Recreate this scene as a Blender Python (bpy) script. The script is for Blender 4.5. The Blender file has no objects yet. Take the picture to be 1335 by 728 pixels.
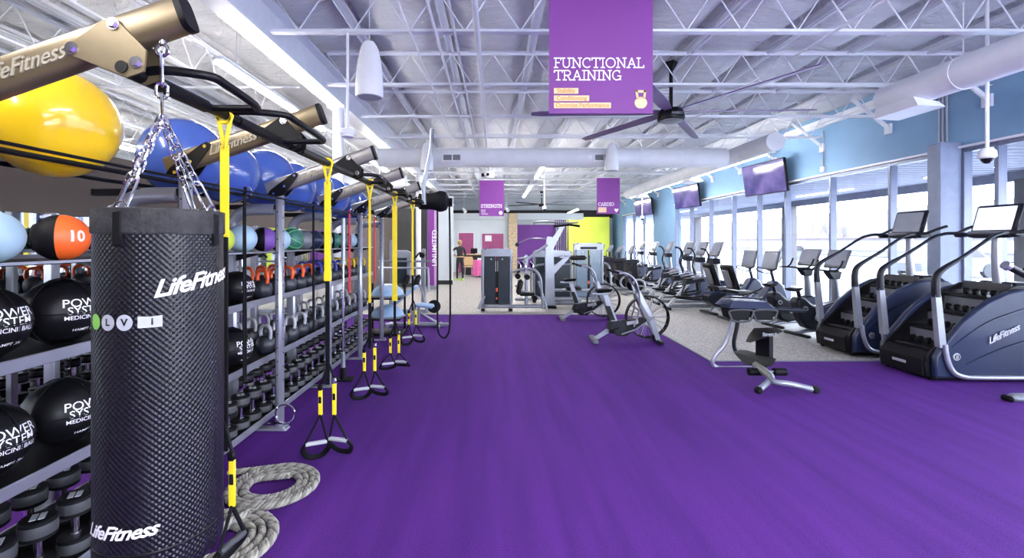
EXPO = 1.2
import bpy, bmesh, math, random
from math import sin, cos, pi, sqrt, radians as R, atan2
from mathutils import Vector, Matrix, noise
random.seed(7)
SC = bpy.context.scene
COL = SC.collection
CZ = 1.68; F = 600.0
def V(*a): return Vector(a)
def P(px, py, Y): return Vector(((px-645)/F*Y, Y, CZ-(py-315)/F*Y))

# ------------------------------------------------------------------ materials
MATS = {}
def mat(name, col, rough=.5, metal=0., var=.08, vs=6., bump=0., bs=60., emit=None, es=0., coat=0., spec=.5, alpha=None, stretch=None):
    if name in MATS: return MATS[name]
    m = bpy.data.materials.new(name); m.use_nodes = True
    nt = m.node_tree; b = nt.nodes['Principled BSDF']
    b.inputs['Roughness'].default_value = rough
    b.inputs['Metallic'].default_value = metal
    b.inputs['Specular IOR Level'].default_value = spec
    b.inputs['Coat Weight'].default_value = coat
    tc = nt.nodes.new('ShaderNodeTexCoord')
    src = tc.outputs['Object']
    if stretch:
        mp = nt.nodes.new('ShaderNodeMapping'); mp.inputs['Scale'].default_value = stretch
        nt.links.new(src, mp.inputs[0]); src = mp.outputs[0]
    n = nt.nodes.new('ShaderNodeTexNoise'); n.inputs['Scale'].default_value = vs; n.inputs['Detail'].default_value = 4
    nt.links.new(src, n.inputs['Vector'])
    r = nt.nodes.new('ShaderNodeValToRGB')
    c0 = [max(0, c*(1-var)) for c in col]; c1 = [min(1, c*(1+var)) for c in col]
    r.color_ramp.elements[0].position = .3; r.color_ramp.elements[1].position = .7
    r.color_ramp.elements[0].color = (*c0, 1); r.color_ramp.elements[1].color = (*c1, 1)
    nt.links.new(n.outputs['Fac'], r.inputs[0]); nt.links.new(r.outputs[0], b.inputs['Base Color'])
    if bump:
        n2 = nt.nodes.new('ShaderNodeTexNoise'); n2.inputs['Scale'].default_value = bs; n2.inputs['Detail'].default_value = 3
        nt.links.new(src, n2.inputs['Vector'])
        bp = nt.nodes.new('ShaderNodeBump'); bp.inputs['Strength'].default_value = bump; bp.inputs['Distance'].default_value = .01
        nt.links.new(n2.outputs['Fac'], bp.inputs['Height']); nt.links.new(bp.outputs[0], b.inputs['Normal'])
    if emit:
        b.inputs['Emission Color'].default_value = (*emit, 1); b.inputs['Emission Strength'].default_value = es
    MATS[name] = m
    return m

silver   = mat('silver', (.33,.34,.40), .32, .6)
silver2  = mat('silver_bright', (.28,.30,.35), .32, .4)
chrome   = mat('chrome', (.85,.85,.88), .12, 1.)
taupe    = mat('taupe_metal', (.20,.155,.09), .28, .45)
taupe_s  = mat('silver_taupe', (.27,.26,.26), .3, .5)
blackm   = mat('black_metal', (.005,.005,.007), .38, .0, spec=.2)
blackr   = mat('black_rubber', (.005,.005,.007), .6, 0, bump=.1, bs=200, spec=.15)
blackv   = mat('black_vinyl', (.005,.005,.007), .4, 0, bump=.08, bs=35, spec=.25)
iron     = mat('cast_iron', (.018,.02,.03), .38, .0, bump=.15, bs=120)
darkp    = mat('dark_plastic', (.007,.008,.016), .36, 0, spec=.25)
navyp    = mat('navy_shroud', (.016,.024,.062), .32, .0, spec=.35)
greyp    = mat('grey_plastic', (.15,.16,.19), .4)
engr     = mat('engraved_metal', (.42,.38,.30), .4, .3)
dkgrey   = mat('dark_grey', (.05,.052,.06), .5)
lgrey    = mat('light_grey', (.42,.43,.48), .4)
whitep   = mat('white_paint', (.86,.87,.90), .45, var=.03)
whitel   = mat('white_letter', (.88,.87,.93), .5, var=.02)
yellow   = mat('yellow_strap', (.90,.68,.015), .55)
orangeb  = mat('orange_ball', (.90,.13,.02), .42, bump=.1, bs=150)
bally    = mat('yellow_gloss', (.95,.60,.014), .22, coat=.5, var=.03)
ballb    = mat('blue_gloss', (.055,.115,.42), .22, coat=.5, var=.05)
domeb    = mat('dome_blue', (.28,.42,.62), .35)
kbo      = mat('orange_coat', (.85,.12,.03), .4)
kbb      = mat('blue_coat', (.06,.08,.45), .4)
kby      = mat('yellow_coat', (.85,.55,.03), .4)
purplem  = mat('purple_rubber', (.20,.08,.40), .45)
greenr   = mat('green_rubber', (.04,.16,.12), .45)
lblue    = mat('pale_blue_rubber', (.35,.5,.62), .5)
redb     = mat('red_band', (.62,.03,.06), .5)
bannerm  = mat('banner_purple', (.175,.028,.245), .55, var=.05, vs=1.2)
tan      = mat('tan_print', (.83,.60,.33), .5)
tano     = mat('tan_edge', (.55,.25,.05), .5)
pinkm    = mat('magenta_door', (.34,.06,.19), .5, var=.12)
limem    = mat('lime_paint', (.62,.72,.07), .6, var=.06, vs=1.)
purplew  = mat('purple_wall', (.16,.035,.27), .6, var=.08, vs=1.)
wallteal = mat('teal_wall', (.20,.36,.56), .7, var=.06, vs=1.5)
wallwh   = mat('white_wall', (.66,.72,.76), .7, var=.04, vs=1.)
wallbr   = mat('brown_wall', (.085,.065,.055), .7, var=.1, vs=1.)
walldk   = mat('charcoal_wall', (.06,.062,.066), .7, var=.1, vs=1.)
darkv    = mat('dark_void', (.02,.02,.022), .8)
mulm     = mat('mullion_metal', (.15,.175,.26), .4, .2)
ductm    = mat('duct_white', (.80,.82,.87), .45, var=.04, vs=3.)
steelw   = mat('painted_steel', (.80,.82,.88), .45, var=.04)
lensb    = mat('lens_black', (.01,.01,.012), .15)
lit      = mat('light_diffuser', (.9,.9,.9), .4, emit=(1,.965,.93), es=60)
skin_m   = mat('skin', (.55,.30,.2), .5)
clothb   = mat('black_cloth', (.012,.012,.016), .8)
clothg   = mat('grey_cloth', (.55,.57,.6), .8)
hairb    = mat('blond_hair', (.45,.26,.12), .7)
hairg    = mat('pale_hair', (.55,.5,.45), .7)
shoeg    = mat('lime_shoe', (.45,.7,.1), .5)
pinkf    = mat('pink_fabric', (.65,.12,.35), .7)
tanw     = mat('tan_wood', (.55,.38,.2), .5)
screen_o = mat('screen_grey', (.10,.11,.15), .25, var=.2, vs=3, emit=(.3,.33,.42), es=.18)
screen_w = mat('screen_pale', (.5,.55,.62), .2, emit=(.6,.68,.8), es=.7)
lensw    = mat('frosted', (.75,.78,.8), .3)

def nodes(m): return m.node_tree.nodes, m.node_tree.links, m.node_tree.nodes['Principled BSDF']

# purple turf
turf = mat('turf', (.14,.036,.37), .85, var=.2, vs=9., bump=.5, bs=420)
N, L, B = nodes(turf)
tc = N.new('ShaderNodeTexCoord'); n1 = N.new('ShaderNodeTexNoise'); n1.inputs['Scale'].default_value = 170; n1.inputs['Detail'].default_value = 2
L.new(tc.outputs['Object'], n1.inputs['Vector'])
mp = N.new('ShaderNodeMapping'); mp.inputs['Scale'].default_value = (3, .25, 1); L.new(tc.outputs['Object'], mp.inputs[0])
n2 = N.new('ShaderNodeTexNoise'); n2.inputs['Scale'].default_value = 2.2; n2.inputs['Detail'].default_value = 5; L.new(mp.outputs[0], n2.inputs['Vector'])
r1 = N.new('ShaderNodeValToRGB'); r1.color_ramp.elements[0].position=.3; r1.color_ramp.elements[0].color=(.056,.010,.155,1); r1.color_ramp.elements[1].position=.72; r1.color_ramp.elements[1].color=(.14,.036,.32,1)
L.new(n1.outputs['Fac'], r1.inputs[0])
r2 = N.new('ShaderNodeValToRGB'); r2.color_ramp.elements[0].position=.3; r2.color_ramp.elements[0].color=(.82,.82,.84,1); r2.color_ramp.elements[1].position=.7; r2.color_ramp.elements[1].color=(1.12,1.08,1.06,1)
L.new(n2.outputs['Fac'], r2.inputs[0])
mx = N.new('ShaderNodeMix'); mx.data_type='RGBA'; mx.blend_type='MULTIPLY'; mx.inputs[0].default_value=1
L.new(r1.outputs[0], mx.inputs[6]); L.new(r2.outputs[0], mx.inputs[7]); L.new(mx.outputs[2], B.inputs['Base Color'])
B.inputs['Specular IOR Level'].default_value = .15

# speckled floor
flo = mat('speckled_floor', (.45,.43,.40), .5, var=.1, vs=2.)
N, L, B = nodes(flo)
tc = N.new('ShaderNodeTexCoord'); n1 = N.new('ShaderNodeTexNoise'); n1.inputs['Scale'].default_value = 28; n1.inputs['Detail'].default_value = 6; n1.inputs['Roughness'].default_value=.8
L.new(tc.outputs['Object'], n1.inputs['Vector'])
r1 = N.new('ShaderNodeValToRGB'); r1.color_ramp.elements[0].position=.36; r1.color_ramp.elements[0].color=(.14,.13,.11,1); r1.color_ramp.elements[1].position=.62; r1.color_ramp.elements[1].color=(.56,.54,.52,1)
L.new(n1.outputs['Fac'], r1.inputs[0]); L.new(r1.outputs[0], B.inputs['Base Color'])

# ceiling insulation
ins = mat('vinyl_insulation', (.88,.89,.93), .38, .08, var=.06, vs=1.2)
N, L, B = nodes(ins)
tc = N.new('ShaderNodeTexCoord'); mp = N.new('ShaderNodeMapping'); mp.inputs['Scale'].default_value=(.9,2.2,1); L.new(tc.outputs['Object'], mp.inputs[0])
n1 = N.new('ShaderNodeTexNoise'); n1.inputs['Scale'].default_value=2.4; n1.inputs['Detail'].default_value=8; n1.inputs['Roughness'].default_value=.62; n1.inputs['Distortion'].default_value=1.4
L.new(mp.outputs[0], n1.inputs['Vector'])
bp = N.new('ShaderNodeBump'); bp.inputs['Strength'].default_value=.9; bp.inputs['Distance'].default_value=.2
L.new(n1.outputs['Fac'], bp.inputs['Height']); L.new(bp.outputs[0], B.inputs['Normal'])

# bag mesh fabric
bagm = mat('bag_mesh', (.01,.01,.013), .35)
N, L, B = nodes(bagm)
uv = N.new('ShaderNodeUVMap'); sx = N.new('ShaderNodeSeparateXYZ'); L.new(uv.outputs[0], sx.inputs[0])
def mth(op, a, b=None):
    q = N.new('ShaderNodeMath'); q.operation = op
    for i, v in enumerate((a, b)):
        if v is None: continue
        if isinstance(v, (int, float)): q.inputs[i].default_value = v
        else: L.new(v, q.inputs[i])
    return q.outputs[0]
u = mth('MULTIPLY', sx.outputs[0], 2*pi/.018); v = mth('MULTIPLY', sx.outputs[1], 2*pi/.019)
s = mth('ADD', mth('SINE', mth('ADD', u, v)), mth('SINE', mth('SUBTRACT', u, v)))
rr = N.new('ShaderNodeValToRGB'); rr.color_ramp.elements[0].position=.45; rr.color_ramp.elements[0].color=(.006,.006,.009,1); rr.color_ramp.elements[1].position=.95; rr.color_ramp.elements[1].color=(.012,.013,.02,1)
L.new(s, rr.inputs[0]); L.new(rr.outputs[0], B.inputs['Base Color'])
bp = N.new('ShaderNodeBump'); bp.inputs['Strength'].default_value=.3; bp.inputs['Distance'].default_value=.003
L.new(s, bp.inputs['Height']); L.new(bp.outputs[0], B.inputs['Normal'])
B.inputs['Roughness'].default_value=.3; B.inputs['Specular IOR Level'].default_value=.4

# stone column
stone = mat('stacked_stone', (.55,.43,.28), .8, var=.35, vs=7., stretch=(1,1,3))
# dark slats
slat = mat('slat_print', (.10,.05,.16), .6, var=.6, vs=3., stretch=(4,1,.1))
# corrugated canopy
corr = mat('corrugated', (.22,.23,.30), .5, .1)
pave = mat('pavement', (.35,.35,.36), .8, var=.06, vs=2.)
facm = mat('store_front', (.10,.095,.10), .8)
signr = mat('sign_red', (.10,.055,.065), .6)
carw = mat('car_paint', (.07,.07,.085), .4, .0)
tyre = mat('tyre', (.03,.03,.03), .8)

glass = bpy.data.materials.new('window_glass'); glass.use_nodes = True
nt = glass.node_tree; nt.nodes.clear()
o = nt.nodes.new('ShaderNodeOutputMaterial'); mxs = nt.nodes.new('ShaderNodeMixShader')
t = nt.nodes.new('ShaderNodeBsdfTransparent'); t.inputs[0].default_value=(.95,.97,1,1); g = nt.nodes.new('ShaderNodeBsdfGlossy'); g.inputs['Roughness'].default_value=.03
lw_ = nt.nodes.new('ShaderNodeLayerWeight'); pw = nt.nodes.new('ShaderNodeMath'); pw.operation='POWER'; pw.inputs[1].default_value=5; nt.links.new(lw_.outputs['Facing'], pw.inputs[0])
fr = nt.nodes.new('ShaderNodeMath'); fr.operation='MULTIPLY_ADD'; fr.inputs[1].default_value=.35; fr.inputs[2].default_value=.03; nt.links.new(pw.outputs[0], fr.inputs[0])
nz = nt.nodes.new('ShaderNodeTexNoise'); nz.inputs['Scale'].default_value = .5
bpn = nt.nodes.new('ShaderNodeBump'); bpn.inputs['Strength'].default_value=.02
nt.links.new(nz.outputs['Fac'], bpn.inputs['Height']); nt.links.new(bpn.outputs[0], g.inputs['Normal'])
nt.links.new(fr.outputs[0], mxs.inputs[0]); nt.links.new(t.outputs[0], mxs.inputs[1]); nt.links.new(g.outputs[0], mxs.inputs[2]); nt.links.new(mxs.outputs[0], o.inputs[0])
mirror = mat('mirror_glass', (.82,.85,.85), .02, 1., var=.01)

# TV screens: purple-blue reflection painted in as a glow
tvm = bpy.data.materials.new('tv_reflection'); tvm.use_nodes = True
N, L, B = nodes(tvm)
tc = N.new('ShaderNodeTexCoord'); nn = N.new('ShaderNodeTexNoise'); nn.inputs['Scale'].default_value=1.6; nn.inputs['Detail'].default_value=3; L.new(tc.outputs['Object'], nn.inputs['Vector'])
r1 = N.new('ShaderNodeValToRGB'); r1.color_ramp.elements[0].position=.35; r1.color_ramp.elements[0].color=(.04,.03,.16,1); r1.color_ramp.elements[1].position=.65; r1.color_ramp.elements[1].color=(.22,.16,.42,1)
L.new(nn.outputs['Fac'], r1.inputs[0]); L.new(r1.outputs[0], B.inputs['Emission Color']); B.inputs['Emission Strength'].default_value=.45
B.inputs['Base Color'].default_value=(.02,.02,.05,1); B.inputs['Roughness'].default_value=.12
# mat for rope
rope_m = mat('rope_grey', (.36,.35,.30), .8, bump=.6, bs=160)
rope_k = mat('rope_dark', (.20,.19,.17), .85, bump=.6, bs=160)

# ------------------------------------------------------------------ mesh builder
class MB:
    def __init__(s): s.v = []; s.f = []; s.mi = None; s.uv = None
    def add(s, vs, fs):
        o = len(s.v); s.v += [tuple(p) for p in vs]; s.f += [tuple(i+o for i in f) for f in fs]; return s
    def box(s, c, size, bev=0., rot=None):
        x, y, z = [k/2 for k in size]
        if bev <= 0:
            vs = [V(a*x, b*y, d*z) for a in (-1,1) for b in (-1,1) for d in (-1,1)]
            fs = [(0,1,3,2),(4,6,7,5),(0,4,5,1),(2,3,7,6),(0,2,6,4),(1,5,7,3)]
        else:
            b_ = min(bev, x*.99, y*.99, z*.99)
            vs = []
            for a in (-1,1):
                for b in (-1,1):
                    for d in (-1,1):
                        vs += [V(a*x, b*(y-b_), d*(z-b_)), V(a*(x-b_), b*y, d*(z-b_)), V(a*(x-b_), b*(y-b_), d*z)]
            vs, fs = hull_vf(vs)
        if rot is not None: vs = [rot @ p for p in vs]
        c = Vector(c)
        return s.add([p+c for p in vs], fs)
    def hull(s, pts):
        vs, fs = hull_vf([Vector(p) for p in pts]); return s.add(vs, fs)
    def cyl(s, p0, p1, r0, r1=None, n=16, caps=True):
        p0, p1 = Vector(p0), Vector(p1); r1 = r0 if r1 is None else r1
        d = (p1-p0); q = d.to_track_quat('Z', 'Y'); vs = []; fs = []
        for p, r in ((p0,r0),(p1,r1)):
            for i in range(n):
                a = 2*pi*i/n; vs.append(p + q @ V(r*cos(a), r*sin(a), 0))
        for i in range(n): j=(i+1)%n; fs.append((i, j, n+j, n+i))
        if caps: fs.append(tuple(range(n-1,-1,-1))); fs.append(tuple(range(n,2*n)))
        return s.add(vs, fs)
    def tube(s, pts, r, n=10, closed=False, smooth=0, flat=None, caps=True):
        pts = [Vector(p) for p in pts]
        rs = r if isinstance(r, (list, tuple)) else [r]*len(pts)
        if smooth:
            pts, rs = catmull(pts, rs, smooth, closed)
        m = len(pts); vs = []; fs = []
        tang = []
        for i in range(m):
            if closed: t = pts[(i+1)%m]-pts[(i-1)%m]
            else: t = pts[min(i+1,m-1)]-pts[max(i-1,0)]
            if t.length < 1e-9: t = V(0,0,1)
            tang.append(t.normalized())
        up = V(0,0,1) if abs(tang[0].z) < .9 else V(1,0,0)
        nrm = (up - tang[0]*up.dot(tang[0])).normalized()
        for i in range(m):
            if i:
                nrm = nrm - tang[i]*nrm.dot(tang[i])
                if nrm.length < 1e-6: nrm = tang[i].orthogonal()
                nrm.normalize()
            bi = tang[i].cross(nrm)
            fx, fy = flat if flat else (1,1)
            for k in range(n):
                a = 2*pi*k/n; vs.append(pts[i] + (nrm*cos(a)*fx + bi*sin(a)*fy)*rs[i])
        for i in range(m if closed else m-1):
            j = (i+1)%m
            for k in range(n):
                l = (k+1)%n; fs.append((i*n+k, i*n+l, j*n+l, j*n+k))
        if not closed and caps: fs.append(tuple(range(n-1,-1,-1))); fs.append(tuple(range((m-1)*n, m*n)))
        return s.add(vs, fs)
    def lathe(s, prof, c=(0,0,0), n=24, axis='Z', rot=None, sx=1, sy=1, caps=True):
        c = Vector(c); vs=[]; fs=[]; m=len(prof)
        for r, z in prof:
            for i in range(n):
                a=2*pi*i/n; p = V(r*cos(a)*sx, r*sin(a)*sy, z)
                if axis=='X': p = V(p.z, p.x, p.y)
                elif axis=='Y': p = V(p.y, p.z, p.x)
                if rot is not None: p = rot @ p
                vs.append(c+p)
        for j in range(m-1):
            for i in range(n):
                k=(i+1)%n; fs.append((j*n+i, j*n+k, (j+1)*n+k, (j+1)*n+i))
        if caps and prof[0][0] > 1e-5: fs.append(tuple(range(n-1,-1,-1)))
        if caps and prof[-1][0] > 1e-5: fs.append(tuple(range((m-1)*n, m*n)))
        return s.add(vs, fs)
    def ball(s, c, r, n=28, m=16, sx=1, sy=1, sz=1):
        prof = [(max(1e-6, r*sin(pi*j/m)), -r*cos(pi*j/m)*sz) for j in range(m+1)]
        return s.lathe(prof, c, n, sx=sx, sy=sy)
    def torus(s, c, R_, r, axis='Z', n=28, k=8, rot=None, ex=1., ey=1.):
        pts=[]
        for i in range(n):
            a=2*pi*i/n; p=V(R_*cos(a)*ex, R_*sin(a)*ey, 0)
            if axis=='X': p=V(0,p.x,p.y)
            elif axis=='Y': p=V(p.x,0,p.y)
            if rot is not None: p = rot @ p
            pts.append(Vector(c)+p)
        return s.tube(pts, r, k, closed=True)
    def prism(s, poly, a, b, axis='Y', rot=None, off=(0,0,0)):
        """poly = 2D points; axis Y: (x,z); X: (y,z); Z: (x,y)"""
        n=len(poly); vs=[]; off=Vector(off)
        for t_ in (a,b):
            for (p,q) in poly:
                w = V(p,t_,q) if axis=='Y' else V(t_,p,q) if axis=='X' else V(p,q,t_)
                if rot is not None: w = rot @ w
                vs.append(w+off)
        fs=[tuple(range(n)), tuple(range(2*n-1,n-1,-1))]
        for i in range(n): j=(i+1)%n; fs.append((i, n+i, n+j, j))
        return s.add(vs, fs)
    def quad(s, a,b,c,d): return s.add([a,b,c,d],[(0,1,2,3)])
    def build(s, name, m, parent=None, ang=38, loc=None, recalc=True):
        me = bpy.data.meshes.new(name); me.from_pydata(s.v, [], s.f)
        if recalc:
            bm = bmesh.new(); bm.from_mesh(me); bmesh.ops.recalc_face_normals(bm, faces=bm.faces); bm.to_mesh(me); bm.free()
        me.validate(); me.materials.append(m)
        me.shade_smooth(); me.set_sharp_from_angle(angle=R(ang))
        ob = bpy.data.objects.new(name, me); COL.objects.link(ob)
        if parent is not None: ob.parent = parent
        if loc is not None: ob.location = loc
        return ob

def hull_vf(pts):
    bm = bmesh.new()
    for p in pts: bm.verts.new(p)
    r = bmesh.ops.convex_hull(bm, input=bm.verts)
    junk = [v for v in bm.verts if not v.link_faces]
    bmesh.ops.delete(bm, geom=junk, context='VERTS')
    bmesh.ops.dissolve_limit(bm, angle_limit=.01, verts=bm.verts, edges=bm.edges)
    bm.verts.index_update()
    vs = [v.co.copy() for v in bm.verts]; fs = [tuple(v.index for v in f.verts) for f in bm.faces]
    bm.free(); return vs, fs

def catmull(pts, rs, k, closed=False):
    n=len(pts); out=[]; ro=[]
    g = (lambda i: i%n) if closed else (lambda i: min(max(i,0),n-1))
    for i in range(n if closed else n-1):
        p0,p1,p2,p3 = pts[g(i-1)],pts[g(i)],pts[g(i+1)],pts[g(i+2)]
        for j in range(k):
            t=j/k
            out.append(.5*((2*p1)+(p2-p0)*t+(2*p0-5*p1+4*p2-p3)*t*t+(3*p1-p0-3*p2+p3)*t**3)); ro.append(rs[g(i)]*(1-t)+rs[g(i+1)]*t)
    if not closed: out.append(pts[-1]); ro.append(rs[-1])
    return out, ro

def tag(o, label=None, cat=None, group=None, kind=None):
    if label: o['label']=label
    if cat: o['category']=cat
    if group: o['group']=group
    if kind: o['kind']=kind
    return o
def thing(name, label, cat, loc=(0,0,0), rz=0., group=None):
    o = bpy.data.objects.new(name, None); COL.objects.link(o); o.location=loc; o.rotation_euler=(0,0,rz); o.empty_display_size=.1
    return tag(o, label, cat, group)
def struct(name, mb, m, ang=38):
    return tag(mb.build(name, m, ang=ang), kind='structure')
def kids(o): return list(KID.get(o.name, []))
def copy_tree(o, parent=None, loc=None, rz=None, label=None, group=None):
    c = o.copy(); COL.objects.link(c); c.parent = parent
    if loc is not None: c.location = loc
    if rz is not None: c.rotation_euler = (0,0,rz)
    if label: c['label'] = label
    if group: c['group'] = group
    for ch in list(o.children): copy_tree(ch, c)
    return c
ORD = 'first second third fourth fifth sixth seventh eighth ninth tenth eleventh twelfth thirteenth fourteenth fifteenth sixteenth seventeenth eighteenth nineteenth twentieth twenty-first twenty-second twenty-third twenty-fourth twenty-fifth twenty-sixth twenty-seventh twenty-eighth twenty-ninth thirtieth thirty-first thirty-second thirty-third thirty-fourth'.split()

_tx = {}
def text_vf(s, size, ex=.002, shear=0., bold=0., align='CENTER', sp=1., sub=0):
    cu = bpy.data.curves.new('t', 'FONT'); cu.body = s; cu.size = size; cu.extrude = ex; cu.shear = shear; cu.offset = bold
    cu.align_x = align; cu.align_y='CENTER'; cu.space_character = sp; cu.resolution_u = 3
    o = bpy.data.objects.new('t', cu); COL.objects.link(o)
    dg = bpy.context.evaluated_depsgraph_get()
    me = bpy.data.meshes.new_from_object(o.evaluated_get(dg))
    if sub:
        bm = bmesh.new(); bm.from_mesh(me); bmesh.ops.triangulate(bm, faces=bm.faces)
        bmesh.ops.subdivide_edges(bm, edges=bm.edges, cuts=sub, use_grid_fill=True); bm.to_mesh(me); bm.free()
    vs = [v.co.copy() for v in me.vertices]; fs = [tuple(p.vertices) for p in me.polygons]
    bpy.data.objects.remove(o); bpy.data.curves.remove(cu); bpy.data.meshes.remove(me)
    return vs, fs
def text_mb(s, size, M, **k):
    vs, fs = text_vf(s, size, **k)
    mb = MB(); mb.add([M @ v for v in vs], fs); return mb
FACE = Matrix.Rotation(pi/2, 4, 'X')          # text lying in XY -> facing -Y

# slab letters drawn with strokes (unit height 1)
def arc(cx,cy,rx,ry,a0,a1,n=14): return [(cx+rx*cos(R(a0+(a1-a0)*i/n)), cy+ry*sin(R(a0+(a1-a0)*i/n))) for i in range(n+1)]
SE=.13
GL = {
 'F': (.62,[[(.16,0),(.16,1)],[(.02,1),(.58,1)],[(.58,1),(.58,.8)],[(.16,.52),(.46,.52)],[(.02,0),(.34,0)]]),
 'U': (.86,[[(.17,1),(.17,.33)]+arc(.43,.33,.26,.33,180,360)+[(.69,1)],[(.03,1),(.31,1)],[(.55,1),(.83,1)]]),
 'N': (.9,[[(.17,0),(.17,1),(.72,0),(.72,1)],[(.03,1),(.2,1)],[(.03,0),(.31,0)],[(.58,1),(.86,1)]]),
 'C': (.8,[arc(.43,.5,.36,.5,50,310),[(.66,.98),(.66,.74)]]),
 'T': (.76,[[(.38,0),(.38,1)],[(.04,1),(.72,1)],[(.04,1),(.04,.8)],[(.72,1),(.72,.8)],[(.22,0),(.54,0)]]),
 'I': (.4,[[(.2,0),(.2,1)],[(.05,0),(.35,0)],[(.05,1),(.35,1)]]),
 'O': (.92,[arc(.46,.5,.38,.5,0,360,26)]),
 'A': (.84,[[(.12,0),(.42,1),(.72,0)],[(.24,.36),(.6,.36)],[(0,0),(.26,0)],[(.58,0),(.84,0)]]),
 'L': (.66,[[(.16,1),(.16,0)],[(.02,1),(.32,1)],[(.02,0),(.6,0)],[(.6,0),(.6,.22)]]),
 'R': (.82,[[(.16,0),(.16,1)],[(.02,1),(.42,1)]+arc(.42,.74,.24,.26,90,-90)+[(.16,.48)],[(.4,.48),(.66,0)],[(.02,0),(.32,0)],[(.58,0),(.8,0)]]),
 'G': (.86,[arc(.43,.5,.36,.5,50,330),[(.66,.98),(.66,.76)],[(.74,.42),(.74,.0)],[(.5,.42),(.8,.42)]]),
 'S': (.68,[arc(.34,.74,.25,.26,30,270,12)[:-1]+arc(.34,.26,.26,.24,90,-150,12),[(.56,1),(.56,.8)],[(.08,0),(.08,.22)]]),
 'E': (.68,[[(.16,0),(.16,1)],[(.02,1),(.6,1)],[(.6,1),(.6,.8)],[(.16,.52),(.46,.52)],[(.02,0),(.62,0)],[(.62,0),(.62,.22)]]),
 'H': (.88,[[(.17,0),(.17,1)],[(.7,0),(.7,1)],[(.17,.52),(.7,.52)],[(.03,1),(.31,1)],[(.03,0),(.31,0)],[(.56,1),(.84,1)],[(.56,0),(.84,0)]]),
 'D': (.84,[[(.16,0),(.16,1)],[(.02,1),(.4,1)]+arc(.4,.5,.34,.5,90,-90)+[(.02,0)]]),
}
def slab(mb, s, x, z, h, y, width=None, t=.12, d=.004):
    tot = sum(GL[c][0] for c in s if c in GL)
    k = 1. if width is None else width/(tot*h)
    for c in s:
        w, strokes = GL[c]
        for st in strokes:
            pts = [(x+px*h*k, z+pz*h) for px,pz in st]
            for i in range(len(pts)-1):
                (x0,z0),(x1,z1) = pts[i],pts[i+1]
                dx,dz = x1-x0,z1-z0; l = sqrt(dx*dx+dz*dz)
                if l<1e-9: continue
                e = h*t/2; ux,uz = dx/l*e*.6,dz/l*e*.6; nx,nz = -dz/l*e, dx/l*e
                q_ = .00012*((i*3+strokes.index(st))%7)
                mb.prism([(x0-ux+nx,z0-uz+nz),(x1+ux+nx,z1+uz+nz),(x1+ux-nx,z1+uz-nz),(x0-ux-nx,z0-uz-nz)], y-d-q_, y, 'Y')
        x += w*h*k
    return x
# ------------------------------------------------------------------ camera, world
cam = bpy.data.cameras.new('camera'); co = bpy.data.objects.new('camera', cam); COL.objects.link(co); SC.camera = co
co.location = (0,0,CZ); co.rotation_euler = (pi/2,0,0)
cam.sensor_width = 36; cam.lens = 36*F/1335; cam.shift_x = (667.5-645)/1335; cam.shift_y = -(364-315)/1335
cam.clip_end = 400; cam.clip_start=.02
w = bpy.data.worlds.new('sky'); SC.world = w; w.use_nodes = True
wn, wl = w.node_tree.nodes, w.node_tree.links
bg = wn['Background']
tc = wn.new('ShaderNodeTexCoord'); sp = wn.new('ShaderNodeSeparateXYZ'); wl.new(tc.outputs['Generated'], sp.inputs[0])
rp = wn.new('ShaderNodeValToRGB'); rp.color_ramp.elements[0].position=.0; rp.color_ramp.elements[0].color=(.95,.96,1,1); rp.color_ramp.elements[1].position=.6; rp.color_ramp.elements[1].color=(.66,.79,1,1)
wl.new(sp.outputs[2], rp.inputs[0]); wl.new(rp.outputs[0], bg.inputs[0]); bg.inputs[1].default_value = 9.0
SC.view_settings.view_transform='Standard'; SC.view_settings.look='None'; SC.view_settings.gamma=1
SC.view_settings.exposure = EXPO; SC.view_settings.use_curve_mapping=False
SC.cycles.max_bounces = 8; SC.cycles.diffuse_bounces = 5; SC.cycles.glossy_bounces=4; SC.cycles.transparent_max_bounces=12
SC.cycles.sample_clamp_indirect = 6; SC.cycles.caustics_reflective=False; SC.cycles.caustics_refractive=False

XW=7.8; XL=-3.6; XFL=-13; YB=-4.5; YF=30.5; ZD=4.93
# floor
struct('floor', MB().box((-2.5,13,-.06),(21.2,35.6,.1)), flo)
# turf L-shape
tz=.0
m = MB(); m.prism([(-3.4,-4.3),(7.7,-4.3),(7.7,6.42),(3.0,6.42),(3.0,10.5),(-3.4,10.5)], -.012, .006, 'Z')
tag(m.build('floor_turf', turf), kind='structure')
m = MB(); m.box((3.02,8.46,.006),(.035,4.08,.016)); m.box((5.36,6.43,.006),(4.7,.035,.016)); m.box((-.2,10.51,.006),(6.4,.035,.016))
struct('trim_1', m, greyp)

# roof deck insulation
def nz(x,y,z=0.): return noise.noise(V(x,y,z))
wd=1.25
m = MB(); x=XFL-.2
bounds=[]
while x < XW:
    bounds.append(x); nx_=10; ny=int((YF-YB+.4)/.16)
    vs=[]; fs=[]
    for j in range(ny+1):
        y=YB-.2+j*.16
        for i in range(nx_+1):
            t=i/nx_; sag=(1-(2*t-1)**4)
            ed=min(t,1-t)*4; ed=min(1,ed)
            z=ZD-.02-.22*sag - ed*(.05*nz(x*3+t*2.2,y*1.1)+.03*nz(x*5+t*5,y*3.1,4)+.03*abs(nz(t*3+x,y*2.2,9)))
            z-= .04*ed*abs(sin(pi*((y-1.72)/1.83)))*0.6
            vs.append((x+t*wd,y,z))
    for j in range(ny):
        for i in range(nx_):
            a=j*(nx_+1)+i; fs.append((a,a+1,a+nx_+2,a+nx_+1))
    m.add(vs,fs); x+=wd
ob = m.build('ceiling', ins, ang=80, recalc=False); tag(ob, kind='structure')
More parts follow.
